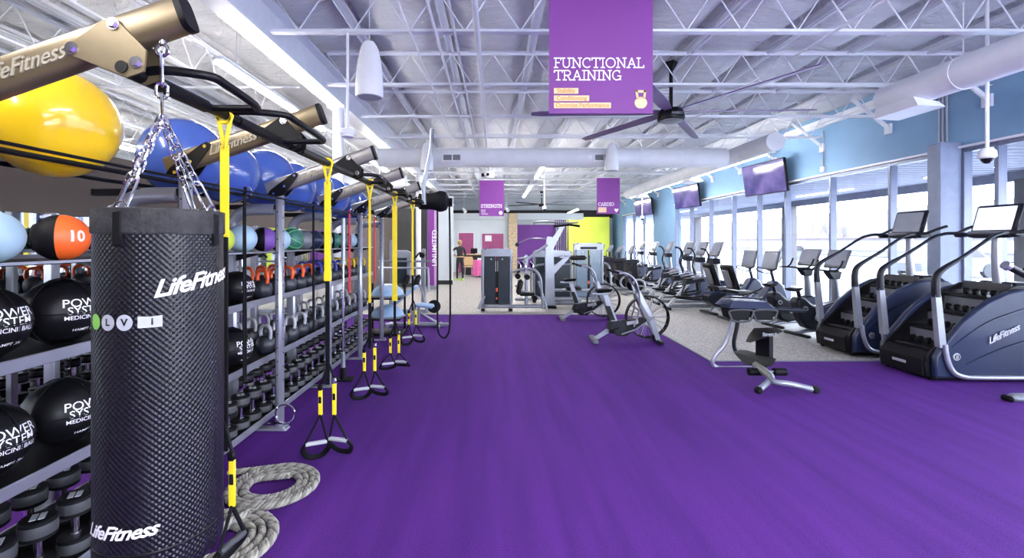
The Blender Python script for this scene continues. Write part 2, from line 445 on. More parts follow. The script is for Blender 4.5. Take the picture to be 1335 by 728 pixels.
struct('ceiling_deck', MB().box((-2.5,13,ZD+.12),(21.6,35.8,.1)), steelw)
# purlins
for x in bounds[1:]:
    struct('ceiling_purlin', MB().box((x,13,4.70),(.10,35.3,.05)).box((x-.03,13,4.66),(.012,35.3,.09)).box((x+.05,13,4.625),(.04,35.3,.01)), steelw)
# bar joists across the hall
def joist(a, b, z0, z1, name='ceiling_joist', pitch=.62, up=0):
    a=Vector(a); b=Vector(b); d=(b-a); L_=d.length; u=d/L_; s_=V(-u.y,u.x,0)
    m=MB()
    q=Matrix.Rotation(atan2(u.y,u.x),3,'Z')
    for z in (z0,z1):
        m.box((a+b)/2+V(0,0,z), (L_,.012,.05), rot=q); m.box((a+b)/2+V(0,0,z-.02 if z==z0 else z+.02)+s_*0.0, (L_,.09,.008), rot=q)
    n=max(2,int(L_/pitch)); 
    for i in range(n):
        x0=L_*i/n; x1=L_*(i+.5)/n; x2=L_*(i+1)/n
        p0=a+u*x0+V(0,0,z1); p1=a+u*x1+V(0,0,z0); p2=a+u*x2+V(0,0,z1)
        m.cyl(p0,p1,.009,n=5,caps=False); m.cyl(p1,p2,.009,n=5,caps=False)
    return struct(name, m, steelw)
JY=[5.38+1.83*k for k in range(-5,14)]
for y in JY:
    joist((-2.62,y,0),(7.75,y,0),4.14,4.62)
for y in JY[3:]:
    struct('ceiling_brace', MB().cyl((7.78,y+.05,3.92),(7.05,y+.05,4.5),.04,n=8).box((7.77,y+.05,3.9),(.05,.14,.2)), steelw)
for x in (-4.35,-5.95,-7.6,-9.3,-11.2):
    joist((x,YB+.1,0),(x,YF-.2,0),4.14,4.62)
for y in JY[::2]:
    struct('ceiling_bridging', MB().cyl((-12.9,y,4.10),(-3.05,y,4.10),.022,n=6), steelw)
# girder
g = MB(); gz=4.08
g.box((-2.8,13,gz+.01),(.28,35,.025)).box((-2.8,13,gz+.49),(.28,35,.025)).box((-2.8,13,gz+.25),(.02,35,.48))
struct('ceiling_girder', g, steelw)
# columns
for (cx,cy,r) in ((-2.8,8.24,.095),(-2.72,16.4,.095),(-2.8,24.5,.09)):
    m=MB().cyl((cx,cy,0),(cx,cy,gz),r,n=20).box((cx,cy,gz-.02),(.3,.3,.03)).box((cx,cy,.01),(.3,.3,.02))
    struct('column', m, steelw)
# conduits running down the hall under the joists
for (x,r,z) in ((-.68,.018,4.09),(-.46,.014,4.09),(-.2,.03,4.07),(-.98,.012,4.1),(3.9,.015,4.09)):
    t_=tag(MB().tube([(x,YB+.3,z),(x,14,z),(x,YF-.3,z)],r,8).build('ceiling_conduit', steelw), kind='structure')

# walls
struct('wall_right', MB().box((XW+.12,13,(3.23+ZD+.1)/2),(.24,35.6,ZD+.1-3.23))            # above the glazing
        .box((XW+.12,21.2,1.615),(.24,2.7,3.23)).box((XW+.12,29.3,1.615),(.24,2.6,3.23)).box((XW+.12,-4.0,1.615),(.24,1.4,3.23)), wallteal)
struct('baseboard_right', MB().box((XW+.05,13,.05),(.16,35,.1)), mulm)
def window(n, y0, y1, mulls):
    fr_=MB(); z0,z1=.1,3.23; X=XW+.06
    fr_.box((X,(y0+y1)/2,z1-.03),(.14,y1-y0,.07)).box((X,(y0+y1)/2,z0+.04),(.14,y1-y0,.08))
    for y in [y0+.03]+mulls+[y1-.03]: fr_.box((X,y,(z0+z1)/2),(.15,.065,z1-z0),.008)
    o=struct('window_%d'%n, fr_, mulm)
    o2=tag(MB().box((XW+.08,(y0+y1)/2,(z0+z1)/2),(.012,y1-y0-.02,z1-z0-.02)).build('window_pane', glass, o), kind='structure')
    lip=MB().box((XW-.03,(y0+y1)/2,z1+.02),(.08,y1-y0,.035)).build('window_head_trim', whitel, o); tag(lip, kind='structure')
window(1, -3.3, 7.7, [-1.6,0,1.5,3.0,4.5,5.85,7.15])
window(2, 7.95, 19.85, [9.09,10.7,12.35,13.65,15.1,16.7,18.35])
window(3, 22.55, 28.0, [24.2,25.9])
# boxed column in the glazing
struct('pillar', MB().box((XW-.1,7.83,1.67),(.42,.3,3.34),.01).box((XW-.34,7.70,1.67),(.06,.06,3.34)), mat('pillar_grey',(.24,.29,.42),.5))
# fascia strip where roof meets the wall
struct('trim_2', MB().box((XW-.06,13,4.42),(.1,35,.05)).box((XW-.05,13,4.52),(.06,35,.1)), steelw)
# left partition; added mirrors stand in for the bright gym beyond
struct('wall_left', MB().box((XL-.08,6.4,1.24),(.16,21.2,2.48)), wallbr)
for i,y in enumerate([1.2+1.35*k for k in range(7)]):
    if i<2: lab='added mirror standing in for the gym beyond the racks at the punching bag end'
    lab='added mirror panel standing in for the gym beyond, %s counted from the punching bag end'%ORD[i]
    o=MB().box((XL+.012,y+.66,1.1),(.012,1.335,1.6)).build('standin_mirror', mirror); tag(o,lab,'mirror','mirror panels added behind the storage racks')
struct('wall_gym_corner', MB().box((-3.1,17.08,1.45),(1.2,.16,2.9)), walldk)
struct('wall_left_return', MB().box((-1.93,18.15,1.72),(.56,.3,3.44)), wallwh)
struct('baseboard_left', MB().box((-1.93,17.985,.08),(.57,.03,.16)), darkv)
struct('wall_outer_left', MB().box((XFL-.1,13,2.4),(.2,35.6,4.9)), wallwh)
struct('wall_front', MB().box((-2.5,YB-.2,4.15),(21.4,.2,1.5)).box((-5.75,YB-.2,2.4),(14.5,.2,4.9)).box((7.6,YB-.2,2.4),(.6,.2,4.9)), wallbr)
fr_=MB().box((4.4,YB-.2,3.37),(5.9,.14,.07)).box((4.4,YB-.2,.1),(5.9,.14,.2))  # unseen window, added behind the camera to let in soft frontal daylight
for k in range(5): fr_.box((1.5+k*1.45,YB-.2,1.7),(.07,.15,3.4))
o=struct('window_4', fr_, mulm); tag(MB().box((4.4,YB-.2,1.75),(5.8,.012,3.2)).build('window_pane', glass, o), kind='structure')
# rear wall
struct('wall_back', MB().box((-2.5,YF+.1,2.4),(21.4,.2,4.9)), wallwh)
struct('wall_back_void', MB().box((-1.5,YF-.25,3.47),(18.4,.4,.5)), darkv)
struct('wall_lime', MB().box((5.85,29.1,1.61),(2.75,.2,3.22)), limem)
struct('wall_reception', MB().box((-1.5,25.2,1.43),(4.2,.2,2.86)).box((.85,25.3,3.05),(8,.3,.35)), wallwh)
struct('wall_purple', MB().box((2.3,26.4,1.32),(2.25,.2,2.64)), purplew)
m=MB()
for k in range(7): m.box((3.45+k*.12,26.2,1.45),(.075,.05,2.9))
struct('wall_slats', m, slat)
struct('wall_stone_pier', MB().box((.98,24.9,1.6),(.46,.4,3.2),.02), stone)
struct('door_1', MB().box((-1.56,25.07,1.07),(.8,.06,2.14)), pinkm)
struct('trim_3', MB().box((-1.99,25.06,1.1),(.05,.08,2.2)).box((-1.13,25.06,1.1),(.05,.08,2.2)).box((-1.56,25.06,2.17),(.9,.08,.05)), steelw)
o=thing('notice_panel','magenta notice panel with a white sign on the reception wall','panel',(-.1,25.07,1.35))
MB().box((0,0,0),(1.15,.05,1.5)).build('panel_board', pinkm, o); MB().box((-.25,-.035,.5),(.36,.02,.32)).box((-.25,-.05,.5),(.26,.01,.02)).build('sign_plate', whitel, o)
o=thing('framed_panel','tall black-framed beige panel on the wall behind the white pier','panel',(-2.42,25.07,2.45))
MB().box((0,0,0),(.22,.04,1.3)).build('panel_board', mat('beige',(.7,.58,.45),.6), o)
MB().box((-.13,0,0),(.04,.06,1.38)).box((.13,0,0),(.04,.06,1.38)).box((0,0,.67),(.3,.06,.04)).build('panel_frame', blackm, o)

# wall conduits on the teal wall
for (y,z0,z1,rs) in ((10.9,3.45,4.3,(0,)),(7.98,3.4,4.25,(-.07,0,.07))):
    o=thing('wall_conduit', 'single vertical conduit with a small junction box on the teal wall' if len(rs)==1 else 'trio of vertical conduits rising above the boxed pillar','conduit',(XW-.03,y,z0))
    for d in rs: MB().cyl((0,d,0),(0,d,z1-z0),.014,n=8).build('pipe', lgrey, o)
    if len(rs)==1: MB().box((0,0,-.06),(.06,.12,.13),.01).build('junction_box', whitep, o)

# ------------------------------------------------------------------ ceiling things
def strip_light(x,y0,y1,z,label,zt=4.6):
    o=thing('strip_light',label,'ceiling light',(x,(y0+y1)/2,z),0,'linear ceiling lights'); L_=y1-y0
    MB().box((0,0,.045),(.11,L_,.05),.01).build('housing', whitep, o)
    MB().box((0,0,0),(.10,L_-.03,.045),.012).build('diffuser', lit, o)
    for s in (-1,1):
        MB().cyl((0,s*L_*.38,.06),(0,s*L_*.38,zt-z),.004,n=5).cyl((.02,s*L_*.38,.06),(.07,s*L_*.38,zt-z),.003,n=5).build('hanger', steelw, o)
LB='long white strip light '
strip_light(-3.23,5.36,8.69,3.78,LB+'hanging over the rack of exercise balls, nearest')
strip_light(-3.23,11.2,14.6,3.78,LB+'beyond the white steel column on the rack side')
strip_light(-3.23,17.0,20.4,3.78,LB+'farthest along on the rack side')
strip_light(-3.23,-1.5,1.8,3.78,LB+'added unseen over the near end of the rack for even light')  # out of view, added behind the camera to even out the light
strip_light(1.38,11.9,15.4,3.8,LB+'mid hall, the nearer of the central pair')
strip_light(1.38,17.7,21.9,3.8,LB+'mid hall, the farther of the central pair')
strip_light(1.38,-2.5,1.0,3.8,LB+'added unseen near the entrance of the hall for even light')  # extra unseen fixture that brightens the hall from behind the camera
strip_light(6.05,10.3,14.2,3.64,LB+'under the window duct, beginning near its round end',3.70)
strip_light(6.05,14.8,17.5,3.64,LB+'under the window duct, second along',3.70)
strip_light(6.05,17.9,20.6,3.64,LB+'under the window duct, farthest along',3.70)
strip_light(5.9,-2.5,1.2,3.5,LB+'added unseen under the near duct for even light',3.60)  # unseen fixture added on the window side for even brightness
strip_light(-8.4,2,5.5,3.8,LB+'added beyond the brown wall for even light, near'); strip_light(-8.4,9,12.5,3.8,LB+'added beyond the brown wall for even light, middle'); strip_light(-8.4,17,20.5,3.8,LB+'added beyond the brown wall for even light, far')  # fixtures added past the partition to keep the hall evenly bright
for (x,y,lab) in ((.6,23.3,'small track spotlight left of the purple wall'),(-1.6,24.0,'small track spotlight over the magenta door')):
    o=thing('spotlight',lab,'spotlight',(x,y,3.3),0,'track spotlights')
    MB().cyl((0,0,.12),(0,0,1.3),.012,n=6).build('stem', whitep, o)
    MB().cyl((.08,-.1,-.08),(-.06,.08,.1),.09,.05,n=14).build('spot_head', whitep, o)
strip_light(4.6,25.5,28.6,3.45,LB+'in front of the lime wall')

# pendants
def pendant(x,y,zb,label):
    o=thing('pendant_speaker',label,'speaker',(x,y,zb),0,'white pendant speakers')
    MB().lathe([(.0,.02),(.125,.02),(.148,0),(.16,.03),(.158,.18),(.145,.34),(.12,.5),(.09,.6),(.06,.645),(.02,.655),(.0,.655)],n=32).build('shell', whitep, o)
    MB().lathe([(0,.012),(.135,.008),(.13,-.002),(0,-.004)],n=28).build('grille', lgrey, o)
    MB().cyl((0,0,.65),(0,0,4.6-zb),.005,n=6).build('hanger', steelw, o)
pendant(-1.47,5.4,3.37,'large white pendant speaker hanging nearest, above the training rig')
pendant(-1.62,10.95,3.36,'white pendant speaker in front of the cross duct on the rack side')
pendant(2.78,10.95,3.36,'white pendant speaker in front of the cross duct above the CARDIO banner')

# banners
def kb2d(mb, cx, cz, s, y):
    pts=[(cx+s*.30*cos(R(a)),cz-s*.16+s*.28*sin(R(a))) for a in range(-70,251,16)]
    mb.prism(pts,y-.004,y,'Y')
    o_=[(-.19,.06),(-.24,.40),(-.14,.44),(.14,.44),(.24,.40),(.19,.06)]; i_=[(-.11,.08),(-.14,.33),(.14,.33),(.11,.08)]
    for a,b,c_,d in (((-.2,.02),(-.27,.44),(-.15,.44),(-.1,.02)),((.2,.02),(.27,.44),(.15,.44),(.1,.02)),((-.27,.44),(.27,.44),(.2,.32),(-.2,.32))):
        mb.prism([(cx+p[0]*s,cz+p[1]*s) for p in (a,b,c_,d)],y-.004,y,'Y')
def banner(x0,x1,z0,z1,y,label,lines,sub,icon,text_h,tx,nl,k_):
    o=thing('hanging_banner',label,'banner',nl,0,'purple department banners'); w_=x1-x0; h_=z1-z0; o.scale=(k_,k_,k_)
    MB().box((0,0,h_/2),(w_,.012,h_)).build('banner_cloth', bannerm, o)
    MB().box((0,0,h_+.01),(w_+.04,.03,.03)).build('banner_rail', whitep, o)
    for s in (-1,1): MB().cyl((s*w_*.42,0,h_),(s*w_*.42,0,(4.64-nl[2])/k_),.004,n=5).build('hanger', steelw, o)
    l=MB()
    for (s,zz,ww) in lines: slab(l,s,-w_/2+tx,zz,text_h,-.008,ww)
    l.build('lettering', whitel, o)
    return o,w_
o,w_=banner(.627,1.82,3.152,4.66,5.25,'large purple hanging banner reading FUNCTIONAL TRAINING',
   [('FUNCTIONAL',.528,1.04),('TRAINING',.385,.78)],0,0,.108,.055,(.823,3.57,2.672),.674)
m=MB()
for (ww,zz) in ((.28,.225),(.405,.14),(.655,.058)): m.box((-w_/2+.055+ww/2,-.012,zz+.033),(ww,.006,.064))
m.build('caption_patches', tan, o)
for s,zz,ww in (('Stability',.258,.28),('Conditioning',.173,.405),('Optimize Performance',.091,.655)):
    text_mb(s,.068,Matrix.Translation((-w_/2+.055+ww/2,-.017,zz))@FACE,ex=.001,bold=.0008,sp=.98).build('caption_text', tano, o)
m=MB(); kb2d(m,w_/2-.14,.16,.24,-.010); m.build('kettlebell_icon', tan, o)
o,w_=banner(-.75,.45,2.93,4.69,22.5,'smaller purple hanging banner reading STRENGTH',[('STRENGTH',.42,1.04)],0,0,.15,.07,(-.10,15,2.505),.667)
for s,zz,ww in (('Build',.29,.3),('Tone',.20,.22),('Increase',.11,.5)): text_mb(s,.1,Matrix.Translation((-w_/2+.09,-.017,zz))@FACE,ex=.001,align='LEFT').build('caption_text', whitel, o)
m=MB(); m.lathe([(0,-.004),(.09,-.004),(.09,0),(0,0)],(w_/2-.16,-.012,.16),20,rot=Matrix.Rotation(pi/2,3,'X')); m.build('round_icon', whitel, o)
o,w_=banner(5.1,6.23,3.17,4.94,23,'smaller purple hanging banner reading CARDIO, nearest the windows',[('CARDIO',.40,.78)],0,0,.15,.07,(3.70,15,2.58),.664)
m=MB()
for k in range(3): m.box((-w_/2+.07+.2,-.012,.28-k*.085),(.4,.006,.07))
m.build('caption_patches', tan, o)
hp=[(0,-.1),(.1,.02),(.09,.07),(.045,.09),(0,.05),(-.045,.09),(-.09,.07),(-.1,.02)]
m=MB(); m.prism([(w_/2-.17+a,.17+b) for a,b in hp],-.016,-.01,'Y'); m.build('heart_icon', whitel, o)

# fans
def fan(x,y,z,L_,label,a0,zt,n=6,blm=None,hs=1.):
    o=thing('ceiling_fan',label,'fan',(x,y,z),0,'black industrial ceiling fans')
    MB().lathe([(a*hs,b*hs) for a,b in [(0,-.13),(.06,-.13),(.165,-.115),(.175,-.09),(.165,-.02),(.14,.03),(.06,.05),(0,.05)]],n=32).build('motor_housing', blackm, o)
    MB().lathe([(a*hs,b*hs) for a,b in [(0,-.132),(.10,-.135),(.14,-.128),(.14,-.11),(0,-.11)]],n=28).build('housing_ring', greyp, o)
    MB().cyl((0,0,.04),(0,0,zt-z),.03,n=14).build('downrod', blackm, o)
    MB().cyl((0,0,zt-z-.12),(0,0,zt-z+.02),.04,.12,n=4).build('ceiling_mount', blackm, o)
    text_mb('HAIKU',.06,Matrix.Translation((.02,-.172*hs,-.055*hs))@FACE,ex=.003,shear=.2).build('maker_lettering', lgrey, o)
    for k in range(n):
        a=R(a0+360*k/n); q=Matrix.Rotation(a,3,'Z')@Matrix.Rotation(R(12),3,'X')
        pts=[]
        for (xx,w0) in ((.14,.05),(.5,.09),(L_-.15,.075),(L_,.05)):
            for yy in (-w0,w0):
                for zz in (-.008,.008): pts.append(q@V(xx,yy,zz))
        MB().hull(pts).build('blade', blm or darkp, o)
fan(2.91,7.6,3.82,2.3,'black ceiling fan on a long downrod beside the FUNCTIONAL TRAINING banner',-3,4.62,6,mat('fan_blade',(.16,.10,.24),.4),1.25)
fan(2.75,27,3.85,2.2,'black ceiling fan far off above the purple wall',8,4.6,5)

# TVs
for (y0,y1,z0,z1,lab) in ((11.85,13.5,2.98,3.86,'largest looking wall television, glowing purple painted reflection, nearest along the windows'),(16.9,18.7,2.98,3.84,'wall television hung on the teal wall, second along the windows'),(22.0,23.9,2.98,3.8,'wall television hung farthest, near the lime wall')):
    yc=(y0+y1)/2; zc=(z0+z1)/2; o=thing('television',lab,'television',(7.42,yc,zc),0,'televisions along the window wall')
    q=Matrix.Rotation(R(7),3,'Z')@Matrix.Rotation(R(-8),3,'Y')
    W_=y1-y0; H_=z1-z0
    MB().box((0,0,0),(.07,W_,H_),.012,rot=q).build('tv_casing', blackm, o)
    MB().box(q@V(-.037,0,0),(.006,W_-.05,H_-.05),rot=q).build('tv_screen', tvm, o)
    MB().cyl(q@V(.03,0,.1),(.36,0,.2),.03,n=8).box((.36,0,.2),(.03,.3,.3)).build('wall_bracket', blackm, o)
    MB().cyl((.1,-.12,.3),(.1,-.12,1.05),.008,n=6).build('cable', lgrey, o)

# ducts
def duct(a,b,r,label,extra=None,seams=1.2):
    a=Vector(a); b=Vector(b); d=b-a; u=d.normalized(); o=thing('air_duct',label,'duct',a)
    m=MB(); n=32; m.cyl((0,0,0),d,r,n=n)
    m.build('duct_tube', ductm, o)
    L_=d.length; k=int(L_/seams)
    for i in range(1,k+1):
        p=u*(L_*i/(k+1)); MB().cyl(p-u*.012,p+u*.012,r+.008,n=n).build('seam_ring', ductm, o)
        if i%2: MB().cyl(p+V(0,0,r),p+V(0,0,4.6-a.z),.006,n=5).build('hanger', steelw, o)
    return o
o=duct((5.72,YB+.2,3.74),(5.72,6.72,3.74),.20,'round white air duct above the stair climbers, ending in a cap')
MB().hull([(.12,10.35,-.22),(.12,10.95,-.22),(-.22,10.35,-.15),(-.22,10.95,-.15),(.16,10.3,-.30),(.16,11.0,-.30),(-.2,10.3,-.28),(-.2,11.0,-.28)]).build('air_outlet', ductm, o)
o=duct((5.95,9.75,3.80),(5.95,20.6,3.80),.20,'long round white air duct running above the window machines')
for yy in (4.2,9.): MB().hull([(.1,yy-.3,-.2),(.1,yy+.3,-.2),(-.1,yy-.3,-.2),(-.1,yy+.3,-.2),(.22,yy-.34,-.33),(.22,yy+.34,-.33),(-.2,yy-.34,-.33),(-.2,yy+.34,-.33)]).build('air_outlet', ductm, o)
o=duct((-2.9,11.5,3.77),(5.75,11.5,3.77),.235,'round white cross duct spanning the hall below the joists')
for xx in (1.85,5.55):
    m=MB().box((xx,-.24,-.04),(.5,.08,.2)); m.build('air_outlet', ductm, o)
    m=MB().box((xx-.1,-.285,-.04),(.2,.012,.13)).box((xx+.12,-.285,-.04),(.18,.012,.13)); m.build('outlet_grille', greyp, o)
duct((-12,15.6,3.7),(-3.0,15.6,3.7),.24,'round white air duct beyond the rack side column')

# cameras, access point
def domecam(x,y,z,lab,h=.09):
    o=thing('security_camera',lab,'camera',(x,y,z),0,'dome cameras on drop poles')
    MB().cyl((0,0,.1),(0,0,4.72-z),.02,n=10).build('drop_pole', whitep, o)
    MB().lathe([(0,.11),(.05,.11),(.085,.07),(.09,.0),(.07,-.02),(0,-.02)],n=24).build('camera_housing', whitep, o)
    MB().lathe([(0,-.085),(.03,-.078),(.055,-.05),(.065,-.02),(0,-.02)],n=20).build('camera_dome', lensb, o)
domecam(6.12,5.72,2.73,'white dome camera on a drop pole above the nearest stair climber')
domecam(6.25,19.5,2.66,'white dome camera on a drop pole above the far treadmills')
domecam(1.98,18.3,2.98,'white dome camera on a drop pole in mid hall')
o=thing('access_point','small white device on a drop rod beside the big pendant speaker','device',(-1.72,5.38,2.92),0)
MB().cyl((0,0,.08),(0,0,1.22),.016,n=8).build('drop_rod', whitep, o); MB().box((0,0,.04),(.17,.12,.08),.02).cyl((0,0,-.02),(0,0,.0),.07,n=16).build('device_body', whitep, o)
o=thing('projector','white box camera with a black lens above the STRENGTH banner','camera',(-.15,15.4,3.90))
MB().box((0,0,0),(.28,.3,.22),.02).build('device_body', whitep, o); MB().cyl((-.2,-.05,0),(-.3,-.05,0),.06,n=14).cyl((-.08,-.16,0),(-.08,-.05,0),.05,n=14).build('lens', lensb, o); MB().cyl((0,0,.1),(0,0,.3),.02,n=8).build('mount', whitep, o)

# ------------------------------------------------------------------ outside
struct('exterior_pavement', MB().box((58,13,-.12),(100,140,.1)), pave)
m=MB()
pts=[]; n=150
for i in range(n): 
    y=-6+i*.28; m.prism([(y,3.22),(y+.07,3.30),(y+.14,3.30),(y+.21,3.22),(y+.28,3.22),(y+.28,3.19),(y+.2,3.19),(y+.14,3.27),(y+.07,3.27),(y,3.19)],8.1,11.3,'X')
struct('exterior_canopy', m, corr)
struct('exterior_canopy_fascia', MB().box((11.35,15,3.16),(.12,42,.34)), corr)
for y in (1.5,9.6,17.5,25.5): struct('exterior_post', MB().box((11.2,y,1.5),(.35,.35,3.)), facm)
o=thing('shop_building','pale shop across the car park with red lettering on its front','building',(42,70,0))
MB().box((4,0,2.6),(8,100,5.2)).build('facade', facm, o)
MB().box((-.1,0,1.2),(.1,80,1.0)).build('shop_windows', corr, o)
MB().box((-.15,0,2.1),(.25,98,.10)).build('red_trim', signr, o)
text_mb('I King',1.9,Matrix.Translation((-.4,-12.3,3.2))@Matrix.Rotation(-pi/2,4,'Z')@FACE,ex=.03,sp=1.25).build('shop_lettering', signr, o)
def car(x,y,lab,rz):
    o=thing('parked_car',lab,'car',(x,y,-.05),rz,'cars in the car park')
    MB().prism([(-2.2,.3),(-2.25,.7),(-2.1,.85),(-1.4,.92),(-.9,1.4),(.7,1.42),(1.3,.98),(2.1,.85),(2.25,.6),(2.2,.3)],-.85,.85,'Y').build('car_body', carw, o)
    MB().prism([(-1.25,.95),(-.82,1.34),(.65,1.36),(1.12,.98)],-.87,.87,'Y').build('car_windows', lensb, o)
    for sx_ in (-1.35,1.35):
        for sy_ in (-.78,.78): MB().cyl((sx_,sy_-.1,.33),(sx_,sy_+.1,.33),.33,n=20).build('wheel', tyre, o)
car(22,9.5,'pale car parked outside, seen behind the upright bikes',.1); car(23,16,'pale car parked outside, seen behind the middle windows',.1); car(22,22.5,'pale car parked outside, seen beyond the recumbent bikes',.1); car(24,38,'pale car parked farthest off outside the windows',.1); car(17,5.2,'pale car parked outside behind the stair climbers',.1)
# ------------------------------------------------------------------ training rig (one thing)
RX=-1.26; RZ=2.27
rig = thing('training_rig','long silver and black suspension training rig along the storage racks','training rig',(-1.91,0,0))
def rp_(x,y,z): return V(x+1.91,y,z)
PY=[1.6,2.85,4.1,5.3,6.55,7.8]
SL=.35
for i,y in enumerate(PY):
    # upright: flattened tube with a row of holes
    m=MB().box(rp_(-1.915,y,1.06),(.06,.085,2.12),.02); p=m.build('upright', silver, rig)
    h=MB()
    for k in range(14): h.cyl(rp_(-1.884,y,.45+k*.12),rp_(-1.882,y,.45+k*.12),.007,n=8)
    for k in range(14): h.cyl(rp_(-1.915,y-.0435,.5+k*.12),rp_(-1.915,y-.042,.5+k*.12),.006,n=8)
    h.build('peg_holes', blackm, p)
    MB().box(rp_(-2.12,y,.012),(.56,.09,.024),.008).box(rp_(-1.9,y,.03),(.09,.1,.03),.008).build('foot_plate', silver, rig)
    # sloping arm
    a=rp_(-2.02,y,2.47-SL*.945); b=rp_(-1.085,y,2.467); d=(b-a); q=Matrix.Rotation(-math.atan(SL),3,'Y')
    c=(a+b)/2
    m=MB(); prof=[]
    hw,hh=.036,.062
    for k in range(24):
        t=2*pi*k/24; e=.55
        prof.append((math.copysign(abs(cos(t))**e,cos(t))*hw, math.copysign(abs(sin(t))**e,sin(t))*hh))
    m.prism(prof,-d.length/2,d.length/2,'X',rot=q,off=c)
    arm=m.build('arm', taupe if i<2 else taupe_s, rig)
    m=MB(); m.prism([(u*1.06,v*1.04) for u,v in prof],d.length/2,d.length/2+.022,'X',rot=q,off=c); m.build('end_cap', blackm, arm)
    T=Matrix.Translation(c+q@V(-.06,-hw-.002,-.005))@q.to_4x4()@FACE
    text_mb('LifeFitness',.078,T,ex=.003,shear=.5,bold=.0005,sp=.95).build('maker_lettering', engr, arm)
    # lower plate with bolts
    m=MB()
    for s in (-1,1):
        pl=[(-.50,-.05),(-.47,-.09),(-.36,-.10),(-.20,.01),(-.18,.035),(-.20,.055),(-.24,.05),(-.46,-.02)]
        m.prism(pl, s*.040-.004, s*.040+.004,'Y',rot=q,off=c)
    lp=m.build('lower_bracket', blackm, rig)
    m=MB()
    for (u,v) in ((-.215,.03),(-.33,-.03),(-.44,-.06)):
        pt=c+q@V(u,-.044,v); m.cyl(pt,pt-V(0,.008,0),.011,n=10)
    m.build('bolts', chrome, lp)
    # upper plate that drops to the rail
    m=MB()
    for s in (-1,1):
        pl=[(.10,-.02),(.12,.005),(.26,.045),(.30,.03),(.36,-.10),(.33,-.165),(.27,-.165)]
        m.prism(pl, s*.040-.004, s*.040+.004,'Y',rot=q,off=c)
    up=m.build('upper_bracket', taupe if i<1 else blackm, rig)
    for (u,v) in ((.125,-.012),(.285,.02),(.315,-.13)):
        pt=c+q@V(u,-.044,v); m=MB().cyl(pt,pt-V(0,.004,0),.022,n=14).cyl(pt-V(0,.004,0),pt-V(0,.012,0),.014,n=6); m.build('bolt', chrome, up)
    # bar back to the storage posts
    MB().box(rp_(-2.2,y,1.985),(.58,.04,.045),.006).build('tie_bar', blackm, rig)
# rails
MB().cyl(rp_(RX,1.55,RZ),rp_(RX,7.95,RZ),.021,n=14).build('rail', blackm, rig)
for y in (1.58,2.25,2.98,4.2,5.4,6.65): MB().cyl(rp_(RX,y,RZ),rp_(RX,y+.42,RZ),.028,n=14).build('rail_sleeve', blackm, rig)
MB().cyl(rp_(-1.86,1.3,2.055),rp_(-1.86,7.85,2.055),.008,n=8).build('retaining_rod', blackm, rig)
for (ya,yb,w) in ((1.64,2.04,.23),(2.16,2.72,.27),(4.2,4.6,.18),(5.42,5.8,.18),(6.65,7.05,.18)):
    m=MB().tube([rp_(RX,ya,RZ+.01),rp_(RX+w*.35,ya+.0,RZ+.02),rp_(RX+w*.9,ya+.06,RZ+.02),rp_(RX+w,ya+.13,RZ+.01),rp_(RX+w,yb-.1,RZ),rp_(RX+w*.93,yb-.02,RZ),rp_(RX+w*.8,yb,RZ),rp_(RX,yb,RZ)],.0165,10,smooth=5)
    m.build('pull_up_handle', blackm, rig)
MB().tube([rp_(-1.14,7.45,2.28),rp_(-1.15,7.45,2.55),rp_(-1.10,7.45,2.85),rp_(-1.03,7.45,3.2),rp_(-1.02,7.45,3.5)],.034,12,smooth=5).build('raised_support', silver2, rig)
MB().cyl(rp_(RX-.1,7.8,RZ+.02),rp_(-.72,7.8,RZ+.02),.02,n=12).box(rp_(-1.05,7.8,RZ-.03),(.4,.06,.03),.005).build('end_crossbar', blackm, rig)
MB().torus(rp_(-1.845,4.05,.16),.085,.008,axis='Y',n=36).cyl(rp_(-2.0,4.05,.08),rp_(-1.86,4.05,.08),.01,n=8).build('storage_ring', chrome, rig)

# black padded sleeve on the end crossbar
o=thing('padded_sleeve','lumpy black padded sleeve on the crossbar at the far rig end','sleeve',(-1.28,7.8,2.36))
m=MB(); m.lathe([(0,0),(.13,.0),(.14,.03),(.14,.2),(.155,.28),(.18,.34),(.175,.40),(.15,.46),(.09,.49),(.06,.5),(.055,.56),(0,.565)],(0,0,0),16,axis='X'); m.build('sleeve_body', blackr, o)
o=thing('hanging_battle_rope','black rope loop hanging from the padded sleeve at the rig end','rope',(-.97,7.8,0))
MB().tube([V(0,0,2.25),V(0,0,1.2),V(0,0,.35),V(.02,0,.13),V(.09,0,.05),V(.16,0,.08),V(.21,0,.3),V(.215,0,1.2),V(.2,0,2.35)],.016,8,smooth=5).build('rope_loop', blackr, o)

# ------------------------------------------------------------------ storage rack (one thing)
rack = thing('storage_rack','long silver storage rack with black shelves behind the training rig','storage rack',(-2.3,0,0))
def kp(x,y,z): return V(x+2.3,y,z)
Y0,Y1=1.0,7.75
SH={'a':.105,'b':.637,'c':1.165,'d':1.60}
for k,z in SH.items():
    y1=Y1
    dk=MB().box(kp(-2.36,(Y0+y1)/2,z-.022),(.56,y1-Y0,.012)).build('shelf_deck', blackr, rack)
    if k!='d':
        MB().box(kp(-2.056,(Y0+y1)/2,z-.018),(.014,y1-Y0,.058),.004).build('shelf_lip', silver, rack)
        MB().box(kp(-2.64,(Y0+y1)/2,z-.01),(.014,y1-Y0,.05)).build('rear_lip', silver, rack)
    else:
        MB().box(kp(-2.06,(Y0+y1)/2,z-.016),(.03,y1-Y0,.012)).box(kp(-2.64,(Y0+y1)/2,z-.01),(.03,y1-Y0,.03)).build('shelf_lip', silver, rack)
